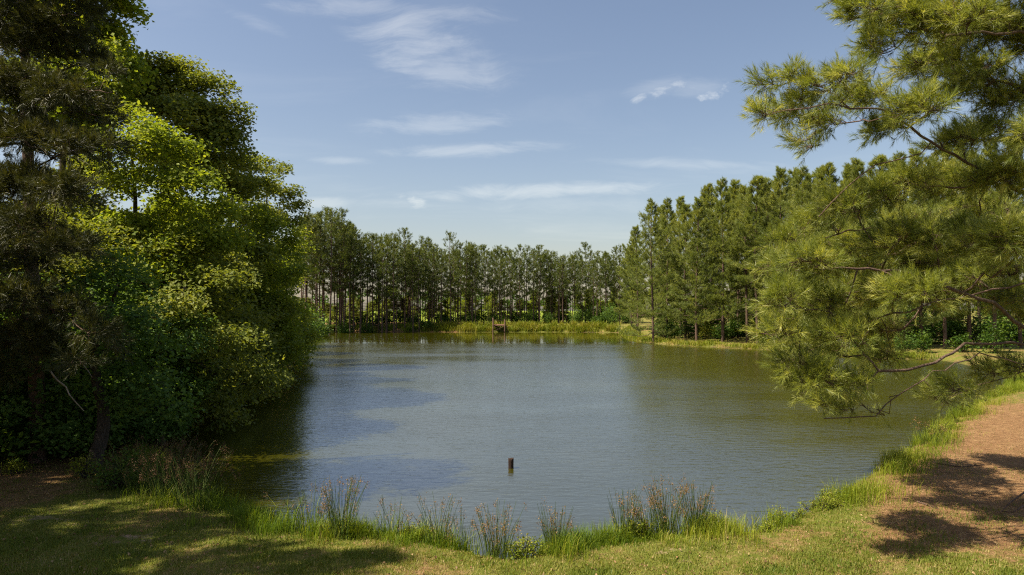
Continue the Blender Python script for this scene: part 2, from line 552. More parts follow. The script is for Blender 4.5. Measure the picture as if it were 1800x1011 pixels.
def sand_f(x, y):
    s = np.zeros_like(x)
    for m_, r, h_ in MOUNDS:
        s = np.maximum(s, .46 * np.exp(-((x - m_[0]) ** 2 + ((y - m_[1]) * 1.7) ** 2) / (r * 1.15) ** 2))
    q = gnd(600, 992, .5)
    return s


for nm, val in (('straw', straw_f(GX, GY)), ('sand', sand_f(GX, GY)),
                ('meadow', sstep(GY + 0 * GX, 176, 196) * sstep(GX - .12 * GY, 12, 4)), ('wet', sstep(SD, .35, -.15))):
    a_ = ground.data.attributes.new(nm, 'FLOAT', 'POINT')
    a_.data.foreach_set('value', val.ravel().astype(np.float32))

wm = MB()
wm.add([[-75, 6, 0], [70, 6, 0], [70, 190, 0], [-75, 190, 0]], [[0, 1, 2, 3]])
tag(obj('pond_water', (wm, M['water'])), kind='structure')

# ------------------------------------------------------------------ growing trees
class Skeleton:
    """branches grown to reach target points; pipe-model radii"""
    def __init__(s):
        s.p, s.par, s.paths = [], [], []

    def path(s, pts, parent=-1):
        ids = [parent] if parent >= 0 else []
        for q in pts:
            s.p.append(np.asarray(q, float))
            s.par.append(ids[-1] if ids else -1)
            ids.append(len(s.p) - 1)
        s.paths.append(ids)
        return ids

    def nearest(s, q, down=0.8, lo=0):
        P = np.array(s.p[lo:])
        d = np.linalg.norm(P - q, axis=1) + down * np.maximum(0, P[:, 2] - q[2])
        return lo + int(np.argmin(d))

    def grow(s, targets, axis_xy, step=.45, down=.8, sag=.08, wob=.06, lo=0):
        order = np.argsort(np.hypot(targets[:, 0] - axis_xy[0], targets[:, 1] - axis_xy[1]))
        tips = []
        P = np.zeros((len(s.p) + len(targets) * 40, 3))
        n = len(s.p)
        P[:n] = np.array(s.p)
        for q in targets[order]:
            d = np.linalg.norm(P[lo:n] - q, axis=1) + down * np.maximum(0, P[lo:n, 2] - q[2])
            j = lo + int(np.argmin(d))
            a = P[j]
            L = np.linalg.norm(q - a)
            k = max(1, min(12, int(math.ceil(L / step))))
            tt = np.arange(1, k + 1)[:, None] / k
            pts = a + (q - a) * tt
            pts[:, 2] += (sag * L * np.sin(tt * pi))[:, 0]
            pts[:-1] += RNG.normal(0, wob * min(L, 2), (k - 1, 3))
            ids = s.path(pts, j)
            P[n:n + k] = pts
            n += k
            tips.append(ids)
        return tips

    def radii(s, rtip, power=.45, rmax=9):
        c = np.zeros(len(s.p))
        kids = np.zeros(len(s.p), bool)
        for i, pa in enumerate(s.par):
            if pa >= 0:
                kids[pa] = True
        c[~kids] = 1
        for i in range(len(s.p) - 1, -1, -1):
            if s.par[i] >= 0:
                c[s.par[i]] += c[i]
        return np.minimum(rtip * np.maximum(c, 1) ** power, rmax)


def lump_targets(lumps, dens, shell=.55, flat=1.0):
    out = []
    for (c, r) in lumps:
        n = max(4, int(dens * r ** 2))
        d = unit(RNG.normal(0, 1, (n, 3)))
        d[:, 2] = np.where(d[:, 2] < -.5, -d[:, 2] * .6, d[:, 2])
        d[:, 2] *= flat
        rad = (shell + (1 - shell) * RNG.random(n) ** .7) * r
        out.append(np.array(c) + d * rad[:, None] * np.array([1, 1, .85]))
    return np.concatenate(out)


def tree_root(name, base, label, cat, group=None):
    e = bpy.data.objects.new(name, None)
    e.empty_display_size = .3
    e.location = base
    C.objects.link(e)
    return tag(e, label, cat, group)


def broadleaf_meshes(base, lumps, top, mat, dens=7.0, leaves=70, leaf=.15, trunk_r=.22, rtip=.012, aspect=.75, lean=(0, 0), bark='barkgum', spray=.42):
    """lumps in world coordinates around base; returns (trunk mesh, crown mesh) relative to base"""
    base = np.asarray(base, float)
    sk = Skeleton()
    k = 14
    tt = np.linspace(0, 1, k)[:, None]
    tip = np.asarray(top, float) - [0, 0, .8]
    tr = base + (tip - base) * tt
    tr[:, :2] += np.sin(tt * 2.3 * pi) * RNG.normal(0, .15, 2) + np.cumsum(RNG.normal(0, .05, (k, 2)), 0) * tt
    tr[0] = base - [0, 0, .25]
    sk.path(tr)
    tg = lump_targets(lumps, dens)
    tg = tg[tg[:, 2] > .25]
    tips = sk.grow(tg, base[:2], step=.6, down=.9, sag=.10, lo=3)
    R = sk.radii(rtip, .47)
    R[:k] = np.maximum(R[:k], trunk_r * (1 - .85 * tt[:, 0]))
    R[0] *= 1.35
    tm = MB()
    P = np.array(sk.p) - base
    for n_, ids in enumerate(sk.paths):
        big = R[ids[min(1, len(ids) - 1)]]
        rr = R[ids].copy()
        if n_ > 0:
            rr[0] = min(rr[0], rr[1] * 1.15)
        tm.tube(P[ids], rr, 9 if n_ == 0 else (6 if big > .05 else 3), cap=n_ == 0)
    cm = MB()
    pts, rn = [], []
    cz0, cz1 = tg[:, 2].min(), tg[:, 2].max()
    for ids in tips:
        seg = P[ids[-4:]]
        u = RNG.random((leaves, 1)) ** .6 * (len(seg) - 1)
        i0 = np.minimum(u.astype(int), len(seg) - 2)[:, 0]
        q = seg[i0] + (seg[i0 + 1] - seg[i0]) * (u - i0[:, None])
        pts.append(q + np.clip(RNG.normal(0, 1, (leaves, 3)), -1.5, 1.5) * np.array([spray, spray, spray * .5]))
        rn.append(np.clip(RNG.normal(.5, .16) + RNG.normal(0, .16, leaves), 0, 1))
    pts, rn = np.concatenate(pts), np.concatenate(rn)
    nor = RNG.normal(0, .55, pts.shape) + np.array([0, 0, .9]) + unit(pts - np.array([0, 0, (cz0 + cz1) / 2 - base[2]])) * .35
    leaf_quads(cm, pts, nor, leaf * RNG.uniform(.65, 1.25, len(pts)), aspect, rn)
    return tm.mesh('trunk', M[bark]), cm.mesh('crown', M[mat])


def px_lumps(spec, D, jit=.16):
    out = []
    for (x, y, r) in spec:
        rw = r * D / F
        out.append((at(x, y, D + RNG.normal(0, 1) * rw * .9), rw))
    return out


def front_tree(name, label, cat, spec, D, foot_px, mat, **kw):
    x = (foot_px - CX) / F * D
    base = np.array([x, D, gz(x, D)])
    L = px_lumps(spec, D)
    hi = max(L, key=lambda l: l[0][2] + l[1])
    top = np.array([hi[0][0] * .5 + x * .5, hi[0][1], hi[0][2] + hi[1] * .6])
    tme, cme = broadleaf_meshes(base, L, top, mat, **kw)
    r = tree_root(name, base, label, cat, kw.get('group'))
    obj('trunk', tme, r)
    tag(obj('crown', cme, r), kind='stuff')
    return r


# the deciduous bank on the left, nearest last
LEFT = [
    ('sweetgum_tree', 'tall deciduous tree at the top left corner, partly behind the dark pine', 'tree', 33, 110, 'gum', dict(leaf=.24, dens=11, leaves=75),
     [(190, 15, 55), (160, 85, 65), (105, 30, 70), (205, 105, 38), (60, 80, 80), (130, 165, 75), (30, 20, 80), (165, -60, 60), (90, -70, 80), (40, 180, 80), (200, 60, 35), (215, 140, 42), (205, 190, 45), (150, 230, 60)]),
    ('oak_tree', 'broad olive oak with rounded top behind the bright tree on the left bank', 'tree', 37, 300, 'oak', dict(leaf=.19, dens=15, leaves=75),
     [(275, 125, 35), (325, 135, 40), (370, 160, 40), (395, 205, 38), (320, 210, 55), (385, 255, 45), (265, 170, 45), (345, 290, 60), (410, 290, 35), (430, 335, 35), (235, 110, 30), (300, 300, 60), (415, 240, 22), (235, 140, 42), (250, 180, 50), (220, 180, 45), (300, 170, 50), (350, 210, 45), (360, 240, 50)]),
    ('sweetgum_tree', 'bright yellow green sunlit tree in the middle of the left bank', 'tree', 28, 230, 'gum', dict(leaf=.17, dens=15, leaves=75),
     [(235, 215, 35), (275, 255, 45), (215, 270, 55), (325, 275, 40), (255, 330, 65), (345, 335, 50), (310, 390, 65), (230, 410, 60), (385, 390, 42), (210, 480, 60), (290, 470, 60), (360, 440, 50), (405, 430, 35)]),
    ('oak_tree', 'narrow dark oak between the rounded oak and the tall oak nearest the far pines', 'tree', 47, 400, 'oak', dict(leaf=.22, dens=9),
     [(430, 290, 30), (455, 335, 35), (425, 360, 40), (450, 390, 40), (400, 330, 40), (440, 430, 50)]),
    ('oak_tree', 'open crowned dark oak whose top stands out nearest the far pines', 'tree', 58, 470, 'oak', dict(leaf=.24, dens=6.5),
     [(460, 290, 22), (490, 308, 26), (512, 335, 20), (485, 350, 32), (515, 365, 24), (470, 385, 35), (505, 400, 30), (455, 330, 28), (495, 450, 40)]),
    ('sweetgum_tree', 'light green tree leaning over the water at the right end of the left bank', 'tree', 41, 400, 'gum', dict(leaf=.19, dens=11, leaves=75),
     [(455, 385, 35), (490, 410, 38), (515, 440, 30), (520, 485, 28), (480, 490, 48), (500, 540, 38), (440, 450, 48), (430, 535, 55), (492, 590, 34), (395, 480, 48), (375, 560, 50), (455, 600, 45), (525, 415, 16)]),
    ('water_oak_tree', 'dark spreading tree with boughs drooping to the shaded water', 'tree', 26, 290, 'oak', dict(leaf=.16, dens=14),
     [(330, 460, 55), (385, 550, 55), (425, 610, 42), (300, 550, 60), (350, 630, 48), (450, 655, 34), (400, 670, 34), (482, 668, 20), (280, 620, 50), (460, 690, 18), (410, 500, 40)]),
    ('sweetgum_tree', 'small blue green sweetgum with low boughs over the reeds at the left', 'tree', 20.0, 165, 'gumdark', dict(leaf=.15, dens=20, leaves=60),
     [(195, 590, 45), (240, 635, 42), (275, 685, 32), (297, 722, 16), (230, 690, 36), (180, 545, 42), (150, 620, 40), (255, 570, 40), (300, 610, 30), (200, 470, 40), (240, 500, 40), (250, 720, 22), (165, 500, 40)]),
]
for nm, lab, cat, D, fpx, mat, kw, spec in LEFT:
    front_tree(nm, lab, cat, spec, D, fpx, mat, **kw)

# woods behind: three trees of a generic build, then copies
def generic_broadleaf(h, r, mat, **kw):
    L = []
    for i in range(26):
        u = RNG.random()
        zz = h * (.22 + .72 * u)
        rr = r * (sin(pi * min(1, (.25 + u * .75))) ** .6) * RNG.uniform(.35, .8)
        a = RNG.random() * 2 * pi
        L.append((np.array([rr * cos(a), rr * sin(a), zz]), r * RNG.uniform(.28, .42)))
    return broadleaf_meshes((0, 0, 0), L, (0, 0, h), mat, **kw)


WOOD = [generic_broadleaf(17, 4.0, 'oak', leaf=.32, dens=9, leaves=34, spray=.5), generic_broadleaf(19, 4.4, 'gum', leaf=.34, dens=8, leaves=34, spray=.5),
        generic_broadleaf(14, 3.6, 'oak', leaf=.30, dens=10, leaves=34, spray=.5)]


SHORE = []
for hh_, mt_ in ((9.0, 'oak'), (8.0, 'gumdark'), (10.0, 'gum')):
    L_ = [(np.array([RNG.normal(0, 1.6), RNG.normal(0, 1.6), hh_ * RNG.uniform(.10, .92)]), RNG.uniform(1.0, 1.6)) for _ in range(34)]
    L_ += [(np.array([2.4 + RNG.uniform(-.6, 1.3), RNG.normal(0, 1.8), RNG.uniform(.9, 4.5)]), RNG.uniform(.7, 1.1)) for _ in range(9)]
    SHORE.append(broadleaf_meshes((0, 0, 0), L_, (.3, 0, hh_), mt_, leaf=.20, dens=11, leaves=48, spray=.42, trunk_r=.14))


def copy_tree(name, meshes, x, y, s, rz, label, cat, group, sink=.05):
    r = tree_root(name, (x, y, gz(x, y) - sink), label, cat, group)
    r.rotation_euler = (0, 0, rz)
    r.scale = (s * RNG.uniform(.92, 1.08), s * RNG.uniform(.92, 1.08), s)
    obj('trunk', meshes[0], r)
    tag(obj('crown', meshes[1], r), kind='stuff')
    return r


for i, (x, y, s) in enumerate([(-20, 25, .55), (-24.5, 31, .6), (-27, 40, .65), (-31, 50, .95), (-27.5, 56, .75), (-33, 66, 1.05), (-37.5, 78, 1.0),
                               (-41, 92, 1.0), (-46, 108, .95), (-50, 122, .9), (-19, 19.5, .6), (-33, 36, .95), (-40, 60, 1.0), (-25, 22, .75), (-23, 46, .7), (-22.5, 37, .5), (-30, 28, .9), (-20.5, 14.5, .8), (-17.5, 9.5, .85), (-23, 11, .9)]):  # last three stand out of view, added to shade the left trunks
    copy_tree('forest_tree', WOOD[i % 3], x, y, s, RNG.random() * 6.28, 'leafy tree deep in the wood on the left, mostly hidden by nearer crowns', 'tree', 'trees deep in the left wood')

for i, (x, y, s, k) in enumerate([(-13.6, 24.5, .62, 1), (-14.6, 28.5, .85, 0), (-15.6, 33, .9, 0), (-16.8, 38.5, 1.0, 0), (-18, 44, 1.0, 2), (-19.6, 50, 1.05, 0), (-21.4, 56.5, 1.05, 2), (-24, 65, 1.1, 0), (-28, 77, 1.15, 0), (-33, 92, 1.2, 0),
                                  (-15.0, 22.0, .7, 1), (-17.5, 26.5, .9, 0), (-19.5, 31.5, 1.0, 0)]):
    copy_tree('shore_tree', SHORE[k], x, y, s, RNG.uniform(-.5, .5), ('low tree on the left shore, boughs down to the water, ' + ['nearest', 'second', 'third', 'fourth', 'fifth', 'sixth', 'seventh', 'eighth', 'ninth', 'farthest'][i] + ' along the waterline') if i < 10 else 'low tree just inside the left wood behind the waterline trees', 'tree', 'low trees along the left shore')

# ------------------------------------------------------------------ pines
def pine_meshes(h, crown0, rmax, nb, tuft_n, nd, nl, nw, mat, trunk_r=.17, shape=1.0, droop=.1, low=None, dead=8, tip=.28, var=(.65, 1.15), pw=.62):
    """plantation pine: straight trunk, whorled up-curved branches, needle tufts"""
    tm, cm = MB(), MB()
    k = 16
    tt = np.linspace(0, 1, k)
    lean = RNG.normal(0, .25, 2)
    tr = np.stack([lean[0] * tt ** 2 + .12 * np.sin(tt * 5 + RNG.random() * 6), lean[1] * tt ** 2 + .12 * np.sin(tt * 4 + RNG.random() * 6), tt * h], -1)
    tr[0, 2] = -.3
    tm.tube(tr, trunk_r * (1 - .88 * tt) + .012, 8)
    TP, TA, TR = [], [], []
    ga = RNG.random() * 6.28
    for i in range(nb):
        u = (i + RNG.random()) / nb
        z = crown0 * h + u * (h * .985 - crown0 * h)
        prof = (1 - u) ** pw * (.55 + .45 * min(1, u * 4 + (1 if low else .25))) * shape
        L = max(.35, rmax * prof * RNG.uniform(*var))
        ga += 2.4 + RNG.normal(0, .3)
        up = .15 + .75 * u + RNG.normal(0, .12)
        c = np.array([np.interp(z, tr[:, 2], tr[:, 0]), np.interp(z, tr[:, 2], tr[:, 1]), z])
        d = np.array([cos(ga), sin(ga), 0])
        s = np.linspace(0, 1, 6)[:, None]
        pts = c + d * L * s + np.array([0, 0, 1]) * (L * (up * s - droop * 2 * s * (1 - u) + .38 * s ** 3 - (.25 * s if u < .25 else 0)))
        pts += RNG.normal(0, .03 * L, pts.shape) * s
        tm.tube(pts, (.012 + .022 * L / 3) * (1 - .75 * s[:, 0]), 3, cap=False)
        n = max(3, int(tuft_n * (.35 + L / rmax)))
        f = tip + (1 - tip) * RNG.random(n) ** .75
        i0 = np.minimum((f * 5).astype(int), 4)
        q = pts[i0] + (pts[i0 + 1] - pts[i0]) * (f * 5 - i0)[:, None]
        sidev = np.array([-sin(ga), cos(ga), 0])
        off = RNG.normal(0, 1, n) * (.10 + .34 * L * (f * (1.25 - f)))
        q = q + sidev * off[:, None] + np.array([0, 0, 1]) * (np.abs(off) * .25 + RNG.normal(.05, .12, n))[:, None]
        TP.append(q)
        TA.append(d * .75 + sidev * np.sign(off)[:, None] * .35 + np.array([0, 0, .95]) + RNG.normal(0, .3, (n, 3)))
        TR.append(np.clip(RNG.normal(.36 + .25 * u, .12) + RNG.normal(0, .14, n), 0, 1))
    for i in range(dead):
        z = h * RNG.uniform(crown0 * .45, crown0 + .08)
        a = RNG.random() * 6.28
        L = RNG.uniform(.6, 1.8)
        c = np.array([np.interp(z, tr[:, 2], tr[:, 0]), np.interp(z, tr[:, 2], tr[:, 1]), z])
        s = np.linspace(0, 1, 4)[:, None]
        tm.tube(c + np.array([cos(a), sin(a), -.15]) * L * s + np.array([0, 0, .3]) * L * s ** 2, .03 * (1 - .7 * s[:, 0]), 3, cap=False)
    # leader shoots
    n = 22
    TP.append(np.array([tr[-1]] * n) + np.clip(RNG.normal(0, 1, (n, 3)), -1.3, 1.3) * [.12, .12, 0] - np.array([0, 0, 1.5]) * RNG.random((n, 1)))
    TA.append(np.array([[0, 0, 1.0]] * n) + RNG.normal(0, .2, (n, 3)))
    TR.append(np.full(n, .6))
    needles(cm, np.concatenate(TP), np.concatenate(TA), nd, nl, nw, np.concatenate(TR), shoot=nl * .9, spread=(18, 62))
    return tm.mesh('trunk', M['bark']), cm.mesh('crown', M[mat])


FARP = [pine_meshes(21.5, c0, rm, 38, 12, 10, .46, .075, 'pinefar', trunk_r=.15, shape=1.1, dead=22, tip=.5, var=(.45, 1.3), pw=.5) for c0, rm in ((.44, 2.6), (.36, 2.8), (.50, 2.4), (.40, 3.1), (.33, 2.6), (.52, 2.6))]
MIDP = [pine_meshes(22, c0, rm, 76, 40, 24, .36, .034, 'pinemid', trunk_r=.20, shape=1.1, low=lw, dead=16, tip=.40, var=(.35, 1.45), pw=.74)
        for c0, rm, lw in ((.26, 3.4, None), (.34, 3.2, None), (.13, 3.7, True), (.05, 4.4, True))]


def fp(px, D):
    return (px - CX) / F * D


# far row across the pond
DOCKX = 877
rows = 0
for row in range(5):
    x = 520.0 + RNG.uniform(0, 20)
    while x < 1120:
        u = (x - 520) / 600
        D = 146 + 22 * min(1, u * 1.4) + row * 4.3 + RNG.normal(0, .8)
        px = x + RNG.normal(0, 3)
        topy = np.interp(px, [520, 600, 680, 760, 850, 940, 1020, 1110], [368, 388, 414, 434, 433, 437, 449, 443]) + RNG.normal(0, 11) + row * 2
        hh = (HZ - topy) / F * D + CAMZ - gz(fp(px, D), D) - .75
        side = 'left' if px < DOCKX - 90 else ('right' if px > DOCKX + 90 else 'near')
        lab = {'left': 'slender pine in the far row, well to the left of the small dock', 'right': 'slender pine in the far row, between the small dock and the right grove',
               'near': 'slender pine in the far row standing directly behind the small dock'}[side]
        copy_tree('far_pine', FARP[int(RNG.integers(6))], fp(px, D), D, hh / 21.5, RNG.random() * 6.28, lab, 'pine tree', {'left': 'far row pines left of the dock', 'right': 'far row pines right of the dock', 'near': 'far row pines behind the dock'}[side])
        x += RNG.choice([8, 13, 19, 30]) * RNG.uniform(.8, 1.2)

ORD = ['first', 'second', 'third', 'fourth', 'fifth', 'sixth', 'seventh', 'eighth', 'ninth', 'tenth', 'eleventh', 'twelfth', 'thirteenth', 'fourteenth', 'fifteenth']
# right-hand grove
GROVE = [(1146, 104, 352, 3), (1172, 112, 352, 2), (1205, 108, 362, 2), (1225, 99, 352, 2), (1195, 120, 350, 0), (1250, 112, 330, 1), (1270, 98, 318, 2), (1296, 106, 322, 0),
         (1312, 96, 330, 1), (1330, 92, 312, 1), (1352, 100, 318, 0), (1372, 90, 298, 2), (1395, 96, 305, 0), (1412, 84, 296, 2), (1440, 90, 300, 0), (1462, 82, 292, 1),
         (1490, 88, 296, 2), (1515, 80, 285, 0), (1545, 84, 280, 1), (1580, 79, 275, 2), (1620, 82, 270, 0), (1660, 78, 262, 1), (1700, 80, 258, 2), (1745, 77, 250, 0),
         (1790, 80, 245, 1), (1240, 122, 345, 0), (1300, 118, 335, 2), (1360, 112, 322, 1), (1430, 104, 310, 0), (1120, 132, 405, 2), (1110, 146, 430, 0), (1165, 128, 370, 1),
         (1285, 127, 340, 1), (1340, 124, 330, 0), (1400, 118, 318, 2), (1500, 102, 300, 1), (1570, 100, 290, 0), (1640, 98, 280, 2), (1720, 96, 270, 1)]
for i, (px, D, ty, k) in enumerate(GROVE):
    hh = (HZ - ty) / F * D + CAMZ - .4
    if i == 0:
        lab, grp = 'pine branched down to the water at the left tip of the right grove', None
    elif px > 1480:
        lab, grp = 'grove pine on the right shore, screened by the overhanging near pine', 'right grove pines behind the near pine'
    elif D > 110:
        lab, grp = f'pine behind the front row of the right grove, {ORD[sum(1 for g_ in GROVE[1:] if g_[0] <= 1480 and g_[1] > 110 and g_[0] < px)]} from the left', 'pines in the back of the right grove'
    else:
        lab, grp = f'front row pine of the right grove, {ORD[sum(1 for g_ in GROVE[1:] if g_[0] <= 1480 and g_[1] <= 110 and g_[0] < px)]} to the right of its tip', 'pines in the front of the right grove'
    copy_tree('grove_pine', MIDP[k], fp(px, D), D, hh / 22, RNG.random() * 6.28, lab, 'pine tree', grp)


# near pines, grown into their crowns
def near_pine(label, lumps, trunk_pts, trunk_r, limbs, mat, dens, shoots, nd, nl, nw, stalks=True):
    base = np.asarray(trunk_pts[0], float)
    r = tree_root('near_pine', base, label, 'pine tree')
    sk = Skeleton()
    tp = []
    for a, b in zip(trunk_pts[:-1], trunk_pts[1:]):
        a, b = np.array(a, float), np.array(b, float)
        n = max(2, int(np.linalg.norm(b - a) / .7))
        tp += [a + (b - a) * i / n + RNG.normal(0, .02, 3) for i in range(n)]
    tp.append(np.array(trunk_pts[-1], float))
    sk.path(tp)
    nt = len(tp)
    limb_ids = []
    for L in limbs:
        L = [np.array(q, float) for q in L]
        j = int(np.argmin([np.linalg.norm(q - L[0]) for q in sk.p[:nt]])) if np.linalg.norm(np.array(tp) - L[0], axis=1).min() < 3.6 else sk.nearest(L[0], .0)
        pts = []
        prev = sk.p[j]
        for q in L:
            n = max(1, int(np.linalg.norm(q - prev) / .3))
            for i in range(1, n + 1):
                pts.append(prev + (q - prev) * i / n + RNG.normal(0, .022, 3))
            prev = q
        limb_ids.append(sk.path(pts, j))
    tg = lump_targets(lumps, dens, .25, .62)
    tg = tg[tg[:, 2] > 1.0]
    tips = sk.grow(tg, base[:2], step=.28, down=.25, sag=-.06, wob=.05, lo=nt)
    R = sk.radii(.0045, .50, .16)
    R[:nt] = trunk_r * (1 - .7 * np.linspace(0, 1, nt))
    P = np.array(sk.p) - base
    tm = MB()
    tm.tube(P[:nt], R[:nt], 14)
    obj('trunk', (tm, M['bark']), r)
    nl_ = len(limb_ids)
    for ids in limb_ids:
        rr = np.maximum(R[ids].copy(), .012)
        rr[0] = rr[1]
        obj('limb', (MB().tube(P[ids], rr, 7), M['bark']), r)
    tw = MB()
    for ids in tips:
        rr = R[ids].copy()
        rr[0] = min(rr[0], rr[1] * 1.1)
        tw.tube(P[ids], rr, 4 if rr[1] > .012 else 3, cap=False)
    SPp, SA, SR = [], [], []
    for ids in tips:
        seg = P[ids[-4:]]
        axd = unit((seg[-1] - seg[0])[None])[0]
        n = shoots
        f = RNG.random(n) ** .55
        f[0] = 1
        x = f * (len(seg) - 1)
        i0 = np.minimum(x.astype(int), len(seg) - 2)
        q = seg[i0] + (seg[i0 + 1] - seg[i0]) * (x - i0)[:, None]
        aa = axd + RNG.normal(0, .75, (n, 3)) * (1.1 - .6 * f[:, None]) + np.array([0, 0, .45])
        aa = unit(aa)
        stalk = RNG.uniform(.05, .28, n)[:, None]
        q2 = q + aa * stalk
        for u_, v_ in (zip(q, q2) if stalks else ()):
            tw.tube([u_, v_], [.005, .004], 3, cap=False)
        SPp.append(q2)
        SA.append(aa)
        SR.append(np.clip(RNG.normal(.45, .20) + RNG.normal(0, .13, n), 0, 1))
    tag(obj('twigs', (tw, M['bark']), r), kind='stuff')
    cm = MB()
    needles(cm, np.concatenate(SPp), np.concatenate(SA), nd, nl, nw, np.concatenate(SR), shoot=.19, spread=(12, 55))
    tag(obj('needles', (cm, M[mat]), r), kind='stuff')
    return r, np.concatenate(SPp)


RP = [(1520, 20, 40), (1580, 40, 60), (1660, 50, 70), (1740, 60, 80), (1495, 0, 26), (1555, 85, 35), (1640, 120, 60), (1720, 150, 60), (1790, 180, 60),
      (1350, 150, 24), (1400, 140, 26), (1345, 205, 22), (1390, 200, 36), (1440, 165, 40), (1490, 140, 34), (1520, 180, 42), (1460, 220, 34), (1410, 250, 18), (1430, 262, 14), (1560, 230, 38), (1620, 200, 50),
      (1600, 330, 42), (1680, 330, 55), (1760, 320, 60), (1540, 350, 45), (1480, 370, 40), (1440, 400, 40), (1385, 430, 36), (1365, 470, 30), (1420, 470, 46), (1500, 440, 55), (1590, 430, 65), (1680, 430, 70), (1770, 430, 70),
      (1385, 530, 38), (1440, 540, 46), (1520, 520, 56), (1600, 520, 46), (1375, 590, 32), (1420, 610, 46), (1480, 600, 46), (1390, 650, 28), (1440, 670, 40), (1500, 680, 34), (1455, 712, 28), (1510, 718, 24), (1550, 630, 32), (1700, 500, 50), (1770, 530, 36),
      (1690, 690, 24), (1740, 660, 24), (1785, 650, 26), (1650, 705, 18), (1680, 255, 40), (1740, 240, 45),
      (1430, 450, 50), (1500, 480, 55), (1560, 430, 50), (1620, 470, 55), (1690, 440, 55), (1470, 540, 50), (1540, 580, 45), (1450, 610, 45), (1600, 400, 50), (1660, 520, 50), (1740, 480, 55), (1720, 380, 60), (1870, 60, 90), (1880, 240, 90), (1880, 420, 90), (1860, 560, 60), (1700, -60, 90), (1830, -80, 110), (1600, -50, 60)]
rl = []
BACK = {(1430, 450), (1500, 480), (1560, 430), (1620, 470), (1690, 440), (1470, 540), (1540, 580), (1450, 610), (1600, 400), (1660, 520), (1740, 480), (1720, 380)}  # extra boughs added behind the crown to widen its shade and close gaps
for (x, y, r_) in RP:
    D = 14.0 + (RNG.uniform(3.2, 7.5) if (x, y) in BACK else RNG.uniform(-1.6, 2.6 if y < 330 else 4.0))
    rl.append((at(x, y, D), r_ * D / F))
RB = np.array([14.6, 15.0, gz(14.6, 15.0) - .1])
rlimbs = [[at(x, y, D) for x, y, D in L] for L in [
    [(1960, 440, 15), (1800, 340, 14.6), (1700, 285, 14.2), (1640, 250, 14), (1560, 195, 13.7), (1450, 182, 13.2), (1385, 196, 13)],
    [(1950, 230, 15), (1790, 132, 15), (1740, 85, 15.2), (1705, 30, 15.4), (1640, -30, 15.6)],
    [(1960, 620, 15), (1800, 575, 14.6), (1745, 535, 14.4), (1690, 515, 14.2), (1600, 480, 13.8), (1480, 470, 13.4), (1390, 475, 13.2)],
    [(1960, 530, 15), (1800, 500, 15.3), (1690, 522, 15.5), (1640, 535, 15.6), (1500, 570, 15.6), (1420, 620, 15.4)],
    [(1960, 650, 15), (1800, 606, 14.2), (1700, 608, 13.8), (1620, 645, 13.4), (1545, 655, 13.1)],
    [(1960, 690, 15), (1800, 640, 14.4), (1720, 622, 14.1), (1640, 655, 13.8), (1580, 690, 13.5), (1540, 732, 13.2), (1450, 735, 12.9)],
    [(1960, 360, 15), (1790, 400, 15.8), (1650, 420, 16.2), (1530, 400, 16.2), (1450, 415, 16)],
    [(1960, 120, 15), (1820, 60, 14.4), (1700, 60, 14), (1580, 50, 13.7)],
    [(1620, 268, 14), (1540, 290, 13.8), (1490, 330, 13.7), (1440, 380, 13.6)],
    [(1960, 700, 15.5), (1830, 650, 16.4), (1740, 670, 17.0), (1670, 700, 17.3)],
]]
rp, shoots_r = near_pine('big pine leaning in from the right edge, long needled boughs over the water', rl,
                         [RB, RB + [.05, 0, 3], RB + [-.05, .1, 7], RB + [.1, 0, 12], RB + [.0, 0, 17]], .30, rlimbs, 'pine', 100, 9, 29, .17, .0078)
# cones hang among the needles
cone_pts = np.stack([np.zeros(9), np.zeros(9), -np.linspace(0, .10, 9)], -1)
cone_r = np.array([.008, .022, .028, .036, .032, .036, .026, .022, .004])
cone_me = MB().tube(cone_pts, cone_r, 8).mesh('cone', M['cone'])
for j in RNG.choice(np.where(shoots_r[:, 2] + RB[2] > 4.2)[0], 26, replace=False):
    obj('cone', cone_me, rp, shoots_r[j] + np.array([0, 0, .02]), RNG.random() * 6)

LPn = [(30, 40, 75), (100, 70, 65), (150, 110, 48), (190, 128, 22), (40, 160, 80), (115, 180, 60), (175, 205, 32), (60, 250, 80), (140, 265, 55), (195, 258, 22), (40, 340, 80), (115, 345, 55), (60, 430, 70),
       (125, 440, 45), (40, 520, 55), (110, 555, 45), (165, 585, 34), (60, 590, 45), (30, -50, 90), (110, -40, 70), (150, 30, 40), (-60, 60, 90), (-70, 220, 90), (-60, 400, 90), (-60, 540, 60), (60, -150, 90), (-60, -120, 100),
       (20, -190, 80), (48, 250, 45), (52, 330, 45), (56, 400, 45), (60, 465, 40), (45, 170, 45), (42, 90, 45), (64, 530, 36), (66, 600, 30), (20, 610, 45), (90, 625, 35), (140, 640, 28), (-10, 660, 40), (190, 610, 22)]
ll = []
for (x, y, r_) in LPn:
    D = 17.2 + RNG.uniform(-1.8, 2.2)
    ll.append((at(x, y, D), r_ * D / F))
bx_ = fp(72, 21.0)
LB = np.array([bx_, 21.0, gz(bx_, 21.0) - .1])
tz = lambda x, y, D: at(x, y, D)
